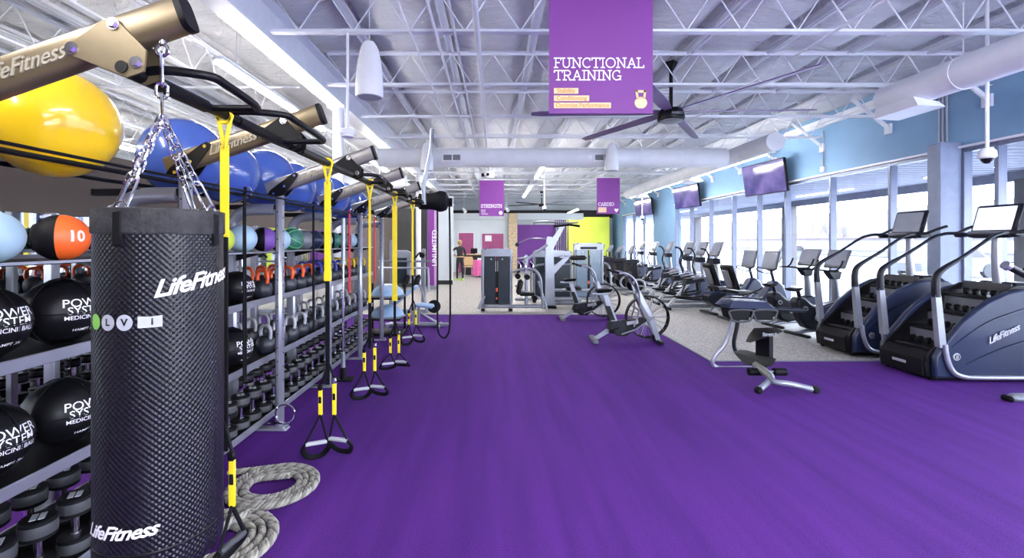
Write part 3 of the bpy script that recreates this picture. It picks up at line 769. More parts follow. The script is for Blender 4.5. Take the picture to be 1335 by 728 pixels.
# posts with curved heads
for i,y in enumerate(PY):
    for x,nm in ((-2.34,'curved_post'),(-2.80,'rear_post')):
        if nm=='curved_post':
            m=MB().box(kp(x,y,.88),(.10,.07,1.72),.018)
            m.tube([kp(x,y,1.70),kp(x,y,1.82),kp(x+.03,y,1.89),kp(x+.11,y,1.95),kp(x+.22,y,1.965),kp(x+.38,y,1.965)],.05,14,smooth=4,flat=(1,.72))
        else: m=MB().box(kp(x,y+.06,.93),(.07,.06,1.86),.012)
        p=m.build(nm, silver, rack)
        if nm=='rear_post': continue
        for k in range(15): MB().cyl(kp(x+.051,y,.25+k*.1),kp(x+.053,y,.25+k*.1),.008,n=8).build('peg_hole', blackm, p)
    for z in SH.values(): MB().hull([kp(-2.08,y-.02,z-.03),kp(-2.08,y+.02,z-.03),kp(-2.66,y-.02,z-.03),kp(-2.66,y+.02,z-.03),kp(-2.32,y-.02,z-.10),kp(-2.32,y+.02,z-.10),kp(-2.4,y+.02,z-.10),kp(-2.4,y-.02,z-.10)]).build('shelf_bracket', blackm, rack)
    MB().box(kp(-2.56,y,.02),(.6,.07,.04),.01).build('rack_foot', silver, rack)
for x in (-2.13,-2.50): MB().cyl(kp(x,Y0,2.075),kp(x,Y1,2.075),.014,n=10).build('ball_rail', blackm, rack)

# exercise balls
def swiss(x,y,r,m_,lab):
    h=sqrt(r*r-.185**2); o=thing('exercise_ball',lab,'exercise ball',(-2.315,y,2.075+.012+h),0,'inflated exercise balls on top of the rack')
    mb=MB(); n=48
    prof=[]
    for j in range(41):
        a=pi*j/40; rr=r*(1-.0035*(abs(sin(a*14))<.3)); prof.append((max(1e-6,rr*sin(a)),-rr*cos(a)))
    mb.lathe(prof,(0,0,0),48,rot=Matrix.Rotation(.5,3,'X')@Matrix.Rotation(.9,3,'Y')); mb.build('ball_skin', m_, o, ang=60)
    mb=MB(); q=Matrix.Rotation(.5,3,'X')@Matrix.Rotation(.9,3,'Y'); mb.lathe([(0,0),(.018,0),(.018,.004),(0,.006)],q@V(0,0,-r),14,rot=q); mb.build('valve_plug', whitep, o)
swiss(0,2.42,.283,bally,'big glossy yellow exercise ball on top of the rack, nearest')
for i,(y,r) in enumerate(((3.42,.285),(3.975,.262),(4.62,.29),(5.22,.28),(5.81,.285),(6.4,.28),(6.98,.28),(7.52,.255))):
    swiss(0,y,r,ballb,'glossy blue exercise ball on top of the rack, %s beyond the yellow one'%ORD[i])

# wall balls & medicine balls
def orient(rx,rz): return Matrix.Rotation(rz,3,'Z')@Matrix.Rotation(rx,3,'X')
def wallball(y,z,r,lab,x=-2.28,sh='b'):
    o=thing('wall_ball',lab,'medicine ball',(x,y,z+r*.97),0,'black leather power balls')
    mb=MB(); mb.ball((0,0,0),r,36,20,sz=.97); mb.build('ball_cover', blackv, o)
    for k,ax in enumerate(('X','Y','Z')):
        MB().torus((0,0,0),r*1.0,.0035,axis=ax,n=48,k=6).build('seam', blackr, o)
    # lettering wrapped on the sphere, facing the hall
    for (s,zz,sz_) in (('POWER',.34,.062),('SYSTEM',.08,.055),('MEDICINE BALL',-.16,.030),('HAMPTON',-.62,.022)):
        vs,fs=text_vf(s,sz_*r/.17,ex=.0,bold=.0002,sp=.98,sub=2)
        out=[]
        for v in vs:
            a=v.x/r/max(.5,cos(zz)); b=zz*.9+v.y/r
            rr=r*1.006; az=a-R(8)
            out.append(V(rr*cos(b)*cos(az), rr*cos(b)*sin(az), rr*sin(b)*.97))
        mm=MB(); mm.add(out,fs); mm.build('ball_lettering', whitel, o, recalc=False)
    return o
w1=wallball(2.05,SH['b'],.17,'black power ball on the lower shelf, at the very near end')
dat=[(2.43,'b','black power ball on the lower shelf, big one left of the punching bag'),(3.12,'b','black power ball on the lower shelf, nearer one hidden by the bag'),(3.48,'b','black power ball on the lower shelf, farther one hidden by the bag'),
 (3.87,'b','black power ball on the lower shelf, beside the silver-handled kettlebells'),
 (2.04,'c','black power ball on the upper shelf, at the very near end with POWER SYSTEM text'),(2.42,'c','black power ball on the upper shelf below the orange-sided ball'),(3.16,'c','black power ball on the upper shelf, nearer one hidden by the bag'),(3.53,'c','black power ball on the upper shelf, farther one hidden by the bag')]
for y,s,l in dat: copy_tree(w1,loc=(-2.22 if y==3.87 else -2.28,y,SH[s]-.016+.165),label=l)
w1.location.z=SH['b']-.016+.165
w2=wallball(3.9,SH['c']-.016,.14,'smaller black power ball on the upper shelf beside the orange-handled kettlebells',-2.19)

def medball(y,r,m1,m2,lab,num=None,x=-2.175):
    o=thing('medicine_ball',lab,'medicine ball',(x,y,SH['d']-.016+r),R(30),'medicine balls on the top shelf')
    q=Matrix.Rotation(R(90),3,'Y')
    half=[(max(1e-6,r*sin(pi*j/24)),-r*cos(pi*j/24)) for j in range(25)]
    cut=12
    MB().lathe(half[cut:],(0,0,0),32,rot=q).build('coloured_side', m2, o)
    MB().lathe(half[:cut+1],(0,0,0),32,rot=q).build('ball_body', m1, o)
    MB().torus((-r*.80,0,0),r*.50,r*.10,axis='X',n=28).cyl((-r*.86,0,-r*.5),(-r*.86,0,r*.5),r*.09,n=10).build('grip', blackr, o)
    if num:
        vs,fs=text_vf(num,.075,ex=.0,bold=.002,sub=3)
        out=[]
        for v in vs:
            a=v.x/r-R(47); b=v.y/r+.05; out.append(V(r*1.008*cos(b)*cos(a), r*1.008*cos(b)*sin(a), r*1.008*sin(b)))
        mm=MB(); mm.add(out,fs); mm.build('number', whitel, o, recalc=False)
    return o
mb_dat=[(1.98,.115,blackr,lblue,'pale blue and black medicine ball at the near end of the top shelf',None),
(2.31,.115,blackr,orangeb,'black medicine ball with an orange side marked 10',"10"),
(2.62,.115,blackr,greyp,'black medicine ball with grip, between the orange one and the bag',"12"),
(2.95,.11,blackr,redb,'black and red medicine ball hidden behind the bag chains',None),(3.3,.11,blackr,ballb,'black and blue medicine ball hidden behind the bag',None),(3.63,.11,blackr,limem,'black and lime medicine ball hidden behind the bag',None),
(3.96,.12,lblue,lblue,'pale blue medicine ball peeping out beside the bag top',None),(4.34,.115,blackr,purplem,'black and purple medicine ball on the top shelf',None),
(4.64,.11,blackr,lblue,'black and pale medicine ball right of the purple one',None),(4.93,.12,greenr,greenr,'dark green medicine ball with green net lines',None),
(5.24,.11,greyp,greyp,'grey medicine ball between the green and blue ones',None),(5.53,.115,navyp,navyp,'dark blue medicine ball beside the yellow strap',None),
(5.85,.11,blackr,lblue,'black medicine ball with a pale side, just past the wide yellow strap',None),(6.2,.11,blackr,greenr,'black and green medicine ball by the fourth upright',None),(6.55,.11,blackr,greyp,'black and grey medicine ball by the red bands',None),(6.9,.11,blackr,lblue,'black and pale medicine ball far along the top shelf',None),(7.25,.11,blackr,purplem,'black and purple medicine ball farthest along the top shelf',None)]
for y,r,a,b,l,n_ in mb_dat: 
    o=medball(y,r,a,b,l,n_)
    if 'green net' in l:
        m=MB()
        for k in range(4): m.torus((0,0,0),r*1.01,.004,axis='Z',n=32,k=5,rot=Matrix.Rotation(R(45*k),3,'X')@Matrix.Rotation(.5,3,'Y'))
        m.build('net_lines', mat('net_green',(.12,.6,.2),.5), o)

# kettlebells
def kettlebell(lab,group,hm,y=0,x=0,z=0,r=.088):
    o=thing('kettlebell',lab,'kettlebell',(x,y,z),R(-25),group)
    MB().lathe([(0,0),(r*.55,0),(r*.72,.006),(r*.93,r*.45),(r,r*.92),(r*.93,r*1.4),(r*.7,r*1.75),(r*.42,r*1.93),(0,r*1.97)],n=28).build('bell', iron, o)
    MB().tube([(-r*.62,0,r*1.55),(-r*.78,0,r*2.1),(-r*.68,0,r*2.65),(-r*.35,0,r*2.93),(r*.35,0,r*2.93),(r*.68,0,r*2.65),(r*.78,0,r*2.1),(r*.62,0,r*1.55)],.0165,10,smooth=4).build('handle', hm, o)
    return o
G1='kettlebells on the lower shelf'; G2='kettlebells on the upper shelf'
proto=None
for row,(x,rn) in enumerate(((-2.17,'front row'),(-2.50,'back row'))):
    for k in range(13):
        y=4.36+k*.262+(.1 if row else 0)
        if any(abs(y-p)<.075 for p in PY) and row: y+=.0
        lab='silver-handled black kettlebell on the lower shelf, %s of the %s beyond the power balls'%(ORD[k],rn)
        if proto is None: proto=kettlebell(lab,G1,lgrey,y,x,SH['b']-.016)
        else: copy_tree(proto,loc=(x,y,SH['b']-.016),label=lab)
KC=[('orange-handled',kbo,5),('blue-handled',kbb,4),('yellow-handled',kby,4)]
for row,(x,rn) in enumerate(((-2.17,'front row'),(-2.50,'back row'))):
    k=0
    for cn,cm,num in KC:
        pr=None
        for j in range(num):
            y=4.3+k*.264+(.1 if row else 0); k+=1
            lab='%s black kettlebell on the upper shelf, %s of its colour in the %s'%(cn,ORD[j],rn)
            if pr is None: pr=kettlebell(lab,G2,cm,y,x,SH['c']-.016)
            else: copy_tree(pr,loc=(x,y,SH['c']-.016),label=lab)
# dumbbells standing on end
def dumbbell(lab,x,y):
    o=thing('dumbbell',lab,'dumbbell',(x,y,SH['a']-.016),0,'dumbbells standing on the bottom shelf')
    for z in (0,.20):
        hd=MB().lathe([(0,z),(.066,z),(.072,z+.006),(.072,z+.084),(.066,z+.09),(0,z+.09)],n=20).build('head', blackr, o)
        MB().lathe([(.0725,z+.02),(.0735,z+.024),(.0735,z+.066),(.0725,z+.07)],n=20).build('head_band', dkgrey, hd)
    MB().cyl((0,0,.088),(0,0,.202),.0175,n=14).cyl((0,0,.088),(0,0,.098),.024,n=14).cyl((0,0,.192),(0,0,.202),.024,n=14).build('handle', chrome, o)
    MB().box((-.014,0,.2915),(.024,.062,.003)).box((.016,0,.2915),(.024,.062,.003)).build('weight_label', lgrey, o)
    return o
proto=None
for row,(x,rn) in enumerate(((-2.155,'front row'),(-2.46,'back row'))):
    for k in range(30):
        y=1.98+k*.192+(.07 if row else 0)
        if y>7.6: break
        lab='chrome-handled black dumbbell on end, %s from the bag end, %s'%(ORD[k],rn)
        if proto is None: proto=dumbbell(lab,x,y); proto.rotation_euler=(0,0,R(35))
        else: copy_tree(proto,loc=(x,y,SH['a']-.016),label=lab,rz=R(35+random.uniform(-5,5)))

# ------------------------------------------------------------------ suspension trainers
def grip(o, top, zb, dx, ang, mt):
    """one handle: webbing triangle, tube grip, foot cradle"""
    q=Matrix.Rotation(ang,3,'Z'); L_=top.z-zb; gz=zb+min(.14,L_*.4)
    A=top; gl=.075
    c=V(top.x+dx,top.y,gz)
    e1=c+q@V(-gl,0,0); e2=c+q@V(gl,0,0)
    h=MB().tube([A,e1+V(0,0,.01)],.008,6,flat=(1,1.4)).tube([A,e2+V(0,0,.01)],.008,6,flat=(1,1.4))
    w=h.build('handle_webbing', blackr, o)
    MB().cyl(e1,e2,.0165,n=14).build('handle_grip', mt, w)
    MB().tube([e1,c+q@V(-gl*1.25,.03,-.05),c+q@V(-gl*.6,.07,zb-gz+.012),c+q@V(gl*.6,.07,zb-gz+.012),c+q@V(gl*1.25,.03,-.05),e2],.013,8,smooth=5,flat=(1,1.6)).build('foot_cradle', blackr, w)
def trx(y, lab, zy, wy, z_adj, zb, x=RX, two=True, blk=.04, dx0=0):
    o=thing('suspension_trainer',lab,'suspension trainer',(x,y,0),0,'yellow and black suspension trainers hung on the rig')
    # anchor loop round the rail
    m=MB().torus((0,0,RZ),.034,.010,axis='Y',n=20,k=6).tube([(-.03,0,RZ-.01),(-.012,0,RZ-.10),(0,0,RZ-.16)],.010,6).tube([(.03,0,RZ-.01),(.012,0,RZ-.10),(0,0,RZ-.16)],.010,6)
    m.build('anchor_loop', yellow, o)
    m=MB().box((0,0,(RZ-.14+zy)/2),(wy,.006,RZ-.14-zy)); m.build('anchor_strap', yellow, o)
    MB().box((0,-.004,zy+.02),(wy*1.15,.012,blk*2),.004).build('strap_keeper', yellow, o)
    m=MB().box((0,0,(zy+.0+z_adj[0])/2+.0),(.03,.01,zy-z_adj[0])); m.build('main_strap', blackr, o)
    pts=(-.055,.05) if two else (dx0,)
    for k,dx in enumerate(pts):
        za=z_adj[0]-(0 if k==0 else -.05)
        st=MB().tube([(0,0,za+.14),(dx*.8,.0,za+.02),(dx,0,za)],.009,6); st.build('strap_branch', blackr, o)
        ad=MB().box((dx,0,(za+z_adj[1])/2),(.032,.014,za-z_adj[1]),.005).build('adjuster_strap', yellow, o)
        MB().box((dx,-.006,za-.02),(.036,.022,.045),.006).build('cam_buckle', chrome if k else blackm, ad); MB().box((dx,-.006,(za+z_adj[1])/2),(.022,.012,.05),.004).build('strap_label', blackm, ad)
        grip(o, V(dx,0,z_adj[1]+.005), zb+(.0 if k==0 else .04), (-.03 if k==0 else .03) if two else 0, R(25 if k==0 else -15) if two else R(78), lgrey if two else dkgrey)
trx(2.15,'yellow and black suspension trainer half hidden behind the punching bag',1.72,.040,(.70,.44),.16,x=-1.262,two=False,dx0=.035)
trx(3.47,'suspension trainer with two black foot cradles nearly touching the floor, second from the bag',1.40,.048,(.60,.37),.02)
trx(4.64,'suspension trainer hanging between the second and third pull-up handles, third from the bag',1.08,.022,(.60,.37),.07)
trx(5.80,'suspension trainer with a wide yellow band, fourth from the bag',.95,.06,(.50,.27),.05,two=True)
trx(7.06,'suspension trainer hanging last, beside the black rope loop',1.18,.03,(.62,.40),.08)

# resistance bands
for (x,y,z0,z1,mt,w_,lab) in ((-1.90,6.02,1.02,2.03,redb,.02,'red resistance band hanging before the fifth upright'),(-1.88,7.2,1.05,2.0,redb,.02,'red resistance band hanging next to the last upright'),
     (-1.93,3.55,.62,2.03,blackr,.012,'black resistance band hanging in front of the kettlebells, between bag and second upright'),(-1.93,4.9,.75,2.03,blackr,.010,'thin black cord hanging by the blue-handled kettlebells')):
    o=thing('resistance_band',lab,'resistance band',(x,y,z0),0,'bands hung on the retaining rod')
    H_=z1-z0+.02
    MB().tube([(0,-w_,.04),(0,-w_*1.1,H_*.5),(0,-w_*.6,H_-.02),(.012,0,H_+.03),(0,w_*.6,H_-.02),(0,w_*1.2,H_*.5),(0,w_*1.4,.05),(0,0,0)],.0085,6,closed=True,smooth=5).build('band_loop', mt, o)
    MB().torus((.03,0,H_+.03),.02,.004,axis='Y',n=14,k=5).build('hook', chrome, o)
# upright barbell in holder
o=thing('barbell','silver barbell standing upright in a black floor holder by the fourth upright','barbell',(-1.83,5.56,0),0)
MB().cyl((0,0,.12),(0,0,1.42),.014,n=12).build('shaft', chrome, o); MB().cyl((0,0,1.42),(0,0,1.96),.025,n=14).cyl((0,0,1.40),(0,0,1.44),.038,n=14).build('sleeve', silver2, o)
MB().cyl((0,0,.05),(0,0,.34),.025,n=14).build('sleeve', silver2, o)
MB().cyl((0,0,.02),(0,0,.16),.04,n=14).box((0,0,.012),(.24,.16,.024),.008).build('floor_holder', blackm, o)

# ------------------------------------------------------------------ punching bag
BX,BY,BR=-1.157,1.6,.184
bag=thing('punching_bag','tall black punching bag with white script lettering, hung on chains','punching bag',(BX,BY,.595))
BH=1.185
me=bpy.data.meshes.new('bag_shell'); n=96; mrow=60; vs=[]; fs=[]; uvs=[]
prof=[]
for j in range(mrow+1):
    t=j/mrow; z=BH*t
    r=BR*(1+.012*sin(pi*t)); 
    if z<.06: r=BR*(.86+.14*sqrt(max(0,1-(1-z/.06)**2)))
    prof.append((r,z))
for (r,z) in prof:
    for i in range(n+1):
        a=2*pi*i/n; wr=.0
        if z<.16: wr=.004*sin(a*17+2*nz(a*2,z*8))*(1-z/.16)
        if z>BH-.05: wr=.002*sin(a*9)
        rr=r+wr+.002*nz(a*2,z*4); vs.append((rr*cos(a),rr*sin(a),z))
for j in range(mrow):
    for i in range(n): a=j*(n+1)+i; fs.append((a,a+1,a+n+2,a+n+1))
me.from_pydata(vs,[],fs); ul=me.uv_layers.new(name='UVMap')
for p in me.polygons:
    for li in p.loop_indices:
        vi=me.loops[li].vertex_index; j,i=divmod(vi,n+1); ul.data[li].uv=(2*pi*BR*i/n, prof[j][1])
me.materials.append(bagm); me.shade_smooth(); ob=bpy.data.objects.new('bag_shell',me); COL.objects.link(ob); ob.parent=bag
MB().lathe([(0,-.004),(BR*.80,-.004),(BR*.88,.004),(BR*.88,.02),(0,.02)],n=48).build('bag_base', blackv, bag)
MB().lathe([(BR+.003,BH-.075),(BR+.006,BH-.07),(BR+.006,BH+.004),(BR-.004,BH+.006),(BR-.012,BH-.01),(0,BH-.02)],n=64).build('top_binding', mat('dusty_binding',(.03,.03,.032),.8,var=.5,vs=25,bump=.4,bs=90), bag)
MB().lathe([(BR+.0015,.105),(BR+.003,.107),(BR+.003,.113),(BR+.0015,.115)],n=64).build('bottom_seam', blackv, bag)
def wrapt(s,size,a0,z0,tilt=0,**k):
    vs,fs=text_vf(s,size,ex=0.0,sub=2,**k); out=[]
    ct,st=cos(tilt),sin(tilt)
    for v in vs:
        x=v.x*ct-v.y*st; y=v.x*st+v.y*ct; a=a0+x/BR; rr=BR*1.012+.0035; out.append(V(rr*cos(a),rr*sin(a),z0+y))
    mm=MB(); mm.add(out,fs); return mm
va=atan2(-BY,-BX)   # direction from bag axis towards the camera
wrapt('LifeFitness',.074,va+.62,.955,.17,shear=.5,bold=.0016,sp=.93).build('script_lettering', whitel, bag, recalc=False)
wrapt('LifeFitness',.060,va-.70,.185,.03,shear=.5,bold=.0014,sp=.93).build('script_lettering', whitel, bag, recalc=False)
def sticker(a0,z0,w_,h_,mt,nm,rnd=True):
    out=[]; N_=20; rr=BR*1.012+.003
    if rnd: pts=[(w_/2*cos(2*pi*i/N_),h_/2*sin(2*pi*i/N_)) for i in range(N_)]
    else: pts=[(-w_/2,-h_/2),(0,-h_/2),(w_/2,-h_/2),(w_/2,h_/2),(0,h_/2*.9),(-w_/2,h_/2)]
    for x,y in pts: a=a0+x/BR; out.append(V(rr*cos(a),rr*sin(a),z0+y))
    mm=MB(); mm.add(out,[tuple(range(len(out)))]); return mm.build(nm, mt, bag, recalc=False)
zs=.835
sticker(va-1.08,zs,.045,.05,mat('sticker_green',(.2,.5,.08),.5),'round_sticker')
for a_ in (-.80,-.52):
    s_=sticker(va+a_,zs,.046,.05,lgrey,'round_sticker')
    wrapt('L' if a_<-.6 else 'V',.03,va+a_,zs,bold=.001).build('sticker_mark', darkp, s_, recalc=False)
s_=sticker(va-.16,zs,.062,.036,lgrey,'square_sticker',False)
wrapt('i',.03,va-.13,zs,bold=.001).build('sticker_mark', darkp, s_, recalc=False)
# chains
def link(mb,c,d,L_,wd_,r,tw):
    d=Vector(d).normalized(); q=d.to_track_quat('X','Z').to_matrix()@Matrix.Rotation(tw,3,'X')
    pts=[]; a_=L_/2-wd_/2
    for i in range(8): t=-pi/2+pi*i/7; pts.append(c+q@V(a_+wd_/2*cos(t),wd_/2*sin(t),0))
    for i in range(8): t=pi/2+pi*i/7; pts.append(c+q@V(-a_+wd_/2*cos(t),wd_/2*sin(t),0))
    mb.tube(pts,r,6,closed=True)
def chain(a,b,L_=.050,wd_=.024,r=.0034):
    a=Vector(a); b=Vector(b); d=b-a; n=max(2,int(round(d.length/(L_*.74)))); mb=MB()
    for i in range(n): link(mb,a+d*((i+.5)/n),d,d.length/n*1.38,wd_,r,pi/2*(i%2)+.4)
    return mb
top=V(0,0,2.385-.595)  # under arm end
MB().cyl(top+V(0,0,.02),top+V(0,0,-.02),.012,n=10).torus(top+V(0,0,-.04),.021,.006,axis='Y',n=20).build('eye_bolt', chrome, bag)
m=MB(); link(m,top+V(0,0,-.105),(0,0,1),.12,.034,.0048,.5); m.build('carabiner', chrome, bag)
m=MB(); link(m,top+V(0,0,-.18),(0,0,1),.055,.034,.005,1.9); m.build('chain_shackle', chrome, bag)
kn=V(0,0,2.115-.595)
m=MB(); link(m,(top+V(0,0,-.2)+kn)/2,(0,0,1),(top.z-.2-kn.z)+.02,.030,.0045,.6); m.build('carabiner', chrome, bag)
for k in range(4):
    a=va+R(45+90*k)+.15; e=V((BR-.01)*cos(a),(BR-.01)*sin(a),BH+.0); dd=(e-kn)
    f=kn+dd*.70
    chain(kn,f).build('chain', chrome, bag)
    m=MB(); link(m,(f+e)/2+V(0,0,.0),e-f,(e-f).length+.02,.034,.0042,.3+k); m.build('snap_hook', chrome, bag)
    MB().torus(e+V(0,0,-.0),.024,.0035,rot=Matrix.Rotation(a,3,'Z'),axis='X',n=18,k=6).build('strap_ring', chrome, bag)
    MB().box(e+V(.012*cos(a),.012*sin(a),-.06),(.014,.03,.11),.004,rot=Matrix.Rotation(a,3,'Z')).build('strap_tab', blackr, bag)

# ------------------------------------------------------------------ battle rope on the turf
def rope(path, name, lab):
    o=thing('battle_rope',lab,'rope',(0,0,0),0)
    pts,_=catmull([Vector(p) for p in path],[1]*len(path),60)
    # resample evenly
    res=[pts[0]]; acc=0; step=.0085
    for i in range(1,len(pts)):
        while (pts[i]-res[-1]).length>=step: res.append(res[-1]+(pts[i]-res[-1]).normalized()*step)
    n=len(res); ms=[MB(),MB(),MB()]
    strands=[[],[],[]]
    for i,p in enumerate(res):
        t=(res[min(i+1,n-1)]-res[max(i-1,0)]).normalized(); up=V(0,0,1); s_=t.cross(up).normalized(); u_=s_.cross(t)
        for k in range(3):
            a=2*pi*(i*step/.08)+k*2*pi/3; strands[k].append(p+(s_*cos(a)+u_*sin(a))*.0108)
    for k in range(3):
        mm=MB(); mm.tube(strands[k],.0122,7); mm.build('rope_strand', rope_m if k!=1 else rope_k, o)
    return o
path=[]
def coil(cx,cy,radii,z0,a0,turn,ez=.95):
    out=[]; N_=12
    for j,r in enumerate(radii[:-1]):
        for i in range(N_):
            t=i/N_; rr=r*(1-t)+radii[j+1]*t; a=a0+turn*2*pi*t; out.append(V(cx+rr*cos(a),cy+rr*ez*sin(a),z0+.0))
    return out
z_=.032
path=[V(-1.9,3.28,z_),V(-1.8,3.30,z_)]+coil(-1.50,3.11,[.285,.268,.222,.17,.165],z_,R(120),-1)
inner=[V(-1.42,3.13,z_)]
rope(path+[V(-1.43,3.2,z_+.02)],'rope','grey twisted battle rope coil on the purple turf, farther of the two')
path=[V(-1.30,2.55,z_)][:0]+coil(-1.545,2.52,[.315,.30,.25,.20,.15,.14],z_,R(60),-1)
rope(path+[V(-1.6,2.55,z_+.03),V(-1.45,2.72,z_+.045)],'rope','grey twisted battle rope coil beneath the punching bag, nearer of the two')
# dark post strap end under the yellow buckle: heavy rope anchor
# ------------------------------------------------------------------ machines along the windows (local +x faces the glass)
def console(o, x, z, w_, h_, lean, m_=None, scr=None, th=.05, nm='console'):
    """screen unit whose face looks back along -x, tilted"""
    q=Matrix.Rotation(R(lean),3,'Y')
    c=MB().box((x,0,z),(th,w_,h_),.025,rot=q).build(nm, m_ or darkp, o)
    MB().box(V(x,0,z)+q@V(-th/2-.002,0,.01),(.006,w_*.84,h_*.76),.002,rot=q).build('screen', scr or screen_o, c)
    MB().box(V(x,0,z)+q@V(th/2+.012,0,0),(.03,w_*.7,h_*.6),.012,rot=q).build('rear_cover', greyp, c)
    return c

# stair climbers
def stair_climber(lab, x, y):
    o=thing('stair_climber',lab,'stair climber',(x,y,0),0,'stair climbers by the windows')
    side=[(-.06,.06),(-.06,.30),(.0,.40),(.10,.52),(.26,.72),(.42,.86),(.56,.96),(.80,1.07),(1.0,1.11),(1.3,1.10),(1.5,1.0),(1.62,.80),(1.68,.5),(1.68,.06)]
    inn=[(-.10,.05),(-.12,.22),(-.06,.34),(.02,.42),(.62,.97),(.95,1.13),(1.15,1.15),(1.2,1.05),(1.2,.05)]
    for s in (-1,1):
        yo=s*.41; yi=s*.33
        sh=MB()
        # crowned panel: two layered prisms and hull lip
        sh.prism(side, min(yi,yo),max(yi,yo),'Y')
        sp_=sh.build('side_shroud', navyp, o)
        bv=sp_.modifiers.new('b','BEVEL'); bv.width=.022; bv.segments=3; bv.limit_method='ANGLE'; bv.angle_limit=R(35)
        # raised swoosh ribs
        for k,(p0,p1,p2) in enumerate((((.12,.42),(.55,.72),(1.15,.93)),((.30,.22),(.75,.42),(1.45,.62)))):
            MB().tube([V(p0[0],s*.408,p0[1]),V(p1[0],s*.412,p1[1]),V(p2[0],s*.408,p2[1])],.012,6,smooth=8).build('swoosh_rib', navyp, sp_)
        MB().prism([(a,b) for a,b in inn], min(s*.30,yi), max(s*.30,yi),'Y').build('inner_skirt', blackm, o)
        # silver base tube
        MB().tube([V(.02,s*.43,.46),V(.04,s*.435,.30),V(.10,s*.44,.15),V(.22,s*.44,.085),V(.5,s*.44,.07),V(1.7,s*.44,.07)],.028,10,smooth=6).build('base_tube', silver, o)
        # post
        MB().hull([(-.035,s*.36,.42),(.045,s*.36,.42),(-.035,s*.43,.42),(.045,s*.43,.42),(-.085,s*.365,1.04),(-.015,s*.365,1.04),(-.085,s*.425,1.04),(-.015,s*.425,1.04)]).build('entry_post', silver2, o)
        rl=MB().tube([V(-.05,s*.395,1.02),V(-.055,s*.395,1.18),V(-.03,s*.395,1.29),V(.06,s*.395,1.37),V(.2,s*.39,1.45)],[.045,.042,.038,.03,.024],12,smooth=5).build('post_sleeve', darkp, o)
        MB().tube([V(.1,s*.39,1.395),V(.3,s*.385,1.51),V(.62,s*.37,1.72),V(.74,s*.36,1.77),V(.86,s*.34,1.79),V(1.12,s*.30,1.77)],.021,10,smooth=5).build('handrail', darkp, o)
        MB().tube([V(.86,s*.34,1.79),V(1.0,s*.38,1.80),V(1.15,s*.40,1.86),V(1.28,s*.40,1.90)],.020,10,smooth=4).build('horn_grip', blackr, o)
        MB().box((.98,s*.33,1.765),(.14,.09,.06),.02).build('rail_joint', darkp, o)
        if s<0:
            e=MB().lathe([(0,.0),(.042,0),(.045,.004),(.04,.01),(0,.01)],(.18,-.408,.31),24,rot=Matrix.Rotation(pi/2,3,'X')); e=e.build('round_emblem', lgrey, sp_)
            MB().torus((.18,-.42,.31),.026,.005,axis='Y',n=20,k=5).box((.18,-.419,.31),(.035,.004,.008)).build('emblem_mark', darkp, e)
            q=Matrix.Rotation(R(-26),4,'Y')
            text_mb('LifeFitness',.105,Matrix.Translation((.72,-.424,.58))@q@FACE,ex=.003,shear=.5,bold=.002,sp=.93).build('maker_lettering', lgrey, sp_)
    # steps
    for k in range(4):
        x0=-.0+k*.235; z0=.36+k*.205
        st=MB().box((x0+.16,0,z0),(.30,.58,.035),.008).build('step_tread', blackm, o)
        MB().box((x0+.265,0,z0+.125),(.02,.58,.12),.004).build('step_riser', greyp if k<3 else dkgrey, st)
        for j in range(5): MB().box((x0+.235,-.22+j*.11,z0+.055),(.06,.055,.075),.015).build('riser_block', blackr, st)
    MB().hull([(-.12,-.30,.05),(-.12,.30,.05),(-.14,-.30,.25),(-.14,.30,.25),(-.04,-.30,.34),(-.04,.30,.34),(.3,-.30,.36),(.3,.30,.36),(.3,-.3,.05),(.3,.3,.05)]).build('entry_base', blackr, o)
    MB().box((-.145,0,.17),(.008,.2,.035),.004).build('base_label', lgrey, o)
    MB().box((.8,0,.05),(1.7,.74,.07),.02).build('base_frame', blackm, o)
    for sx_ in (-.02,1.6):
        for s in (-.3,.3): MB().cyl((sx_,s,0),(sx_,s,.05),.03,n=12).build('levelling_foot', blackr, o)
    # mast, shelf, console
    MB().hull([(1.05,-.28,1.08),(1.05,.28,1.08),(1.4,-.28,1.08),(1.4,.28,1.08),(1.12,-.2,1.17),(1.12,.2,1.17),(1.35,.2,1.17),(1.35,-.2,1.17)]).build('mast_shroud', darkp, o)
    MB().tube([V(1.13,0,1.1),V(1.10,0,1.4),V(1.10,0,1.85)],[.06,.05,.045],14,smooth=4).build('mast', silver2, o)
    MB().tube([V(1.06,-.32,1.77),V(1.0,-.2,1.75),V(.98,0,1.745),V(1.0,.2,1.75),V(1.06,.32,1.77)],.024,10,smooth=4).build('cross_handle', darkp, o)
    MB().box((1.04,0,1.79),(.16,.5,.05),.02).build('reading_ledge', greyp, o)
    c=console(o,1.10,1.955,.54,.40,16,darkp,screen_w if y<6.5 else screen_o,.06)
    return o
stair_climber('stair climber with pale lit screen, nearest, its flank lettered in white',5.30,5.87)
stair_climber('stair climber with grey screen, behind the nearest one',5.30,7.10)

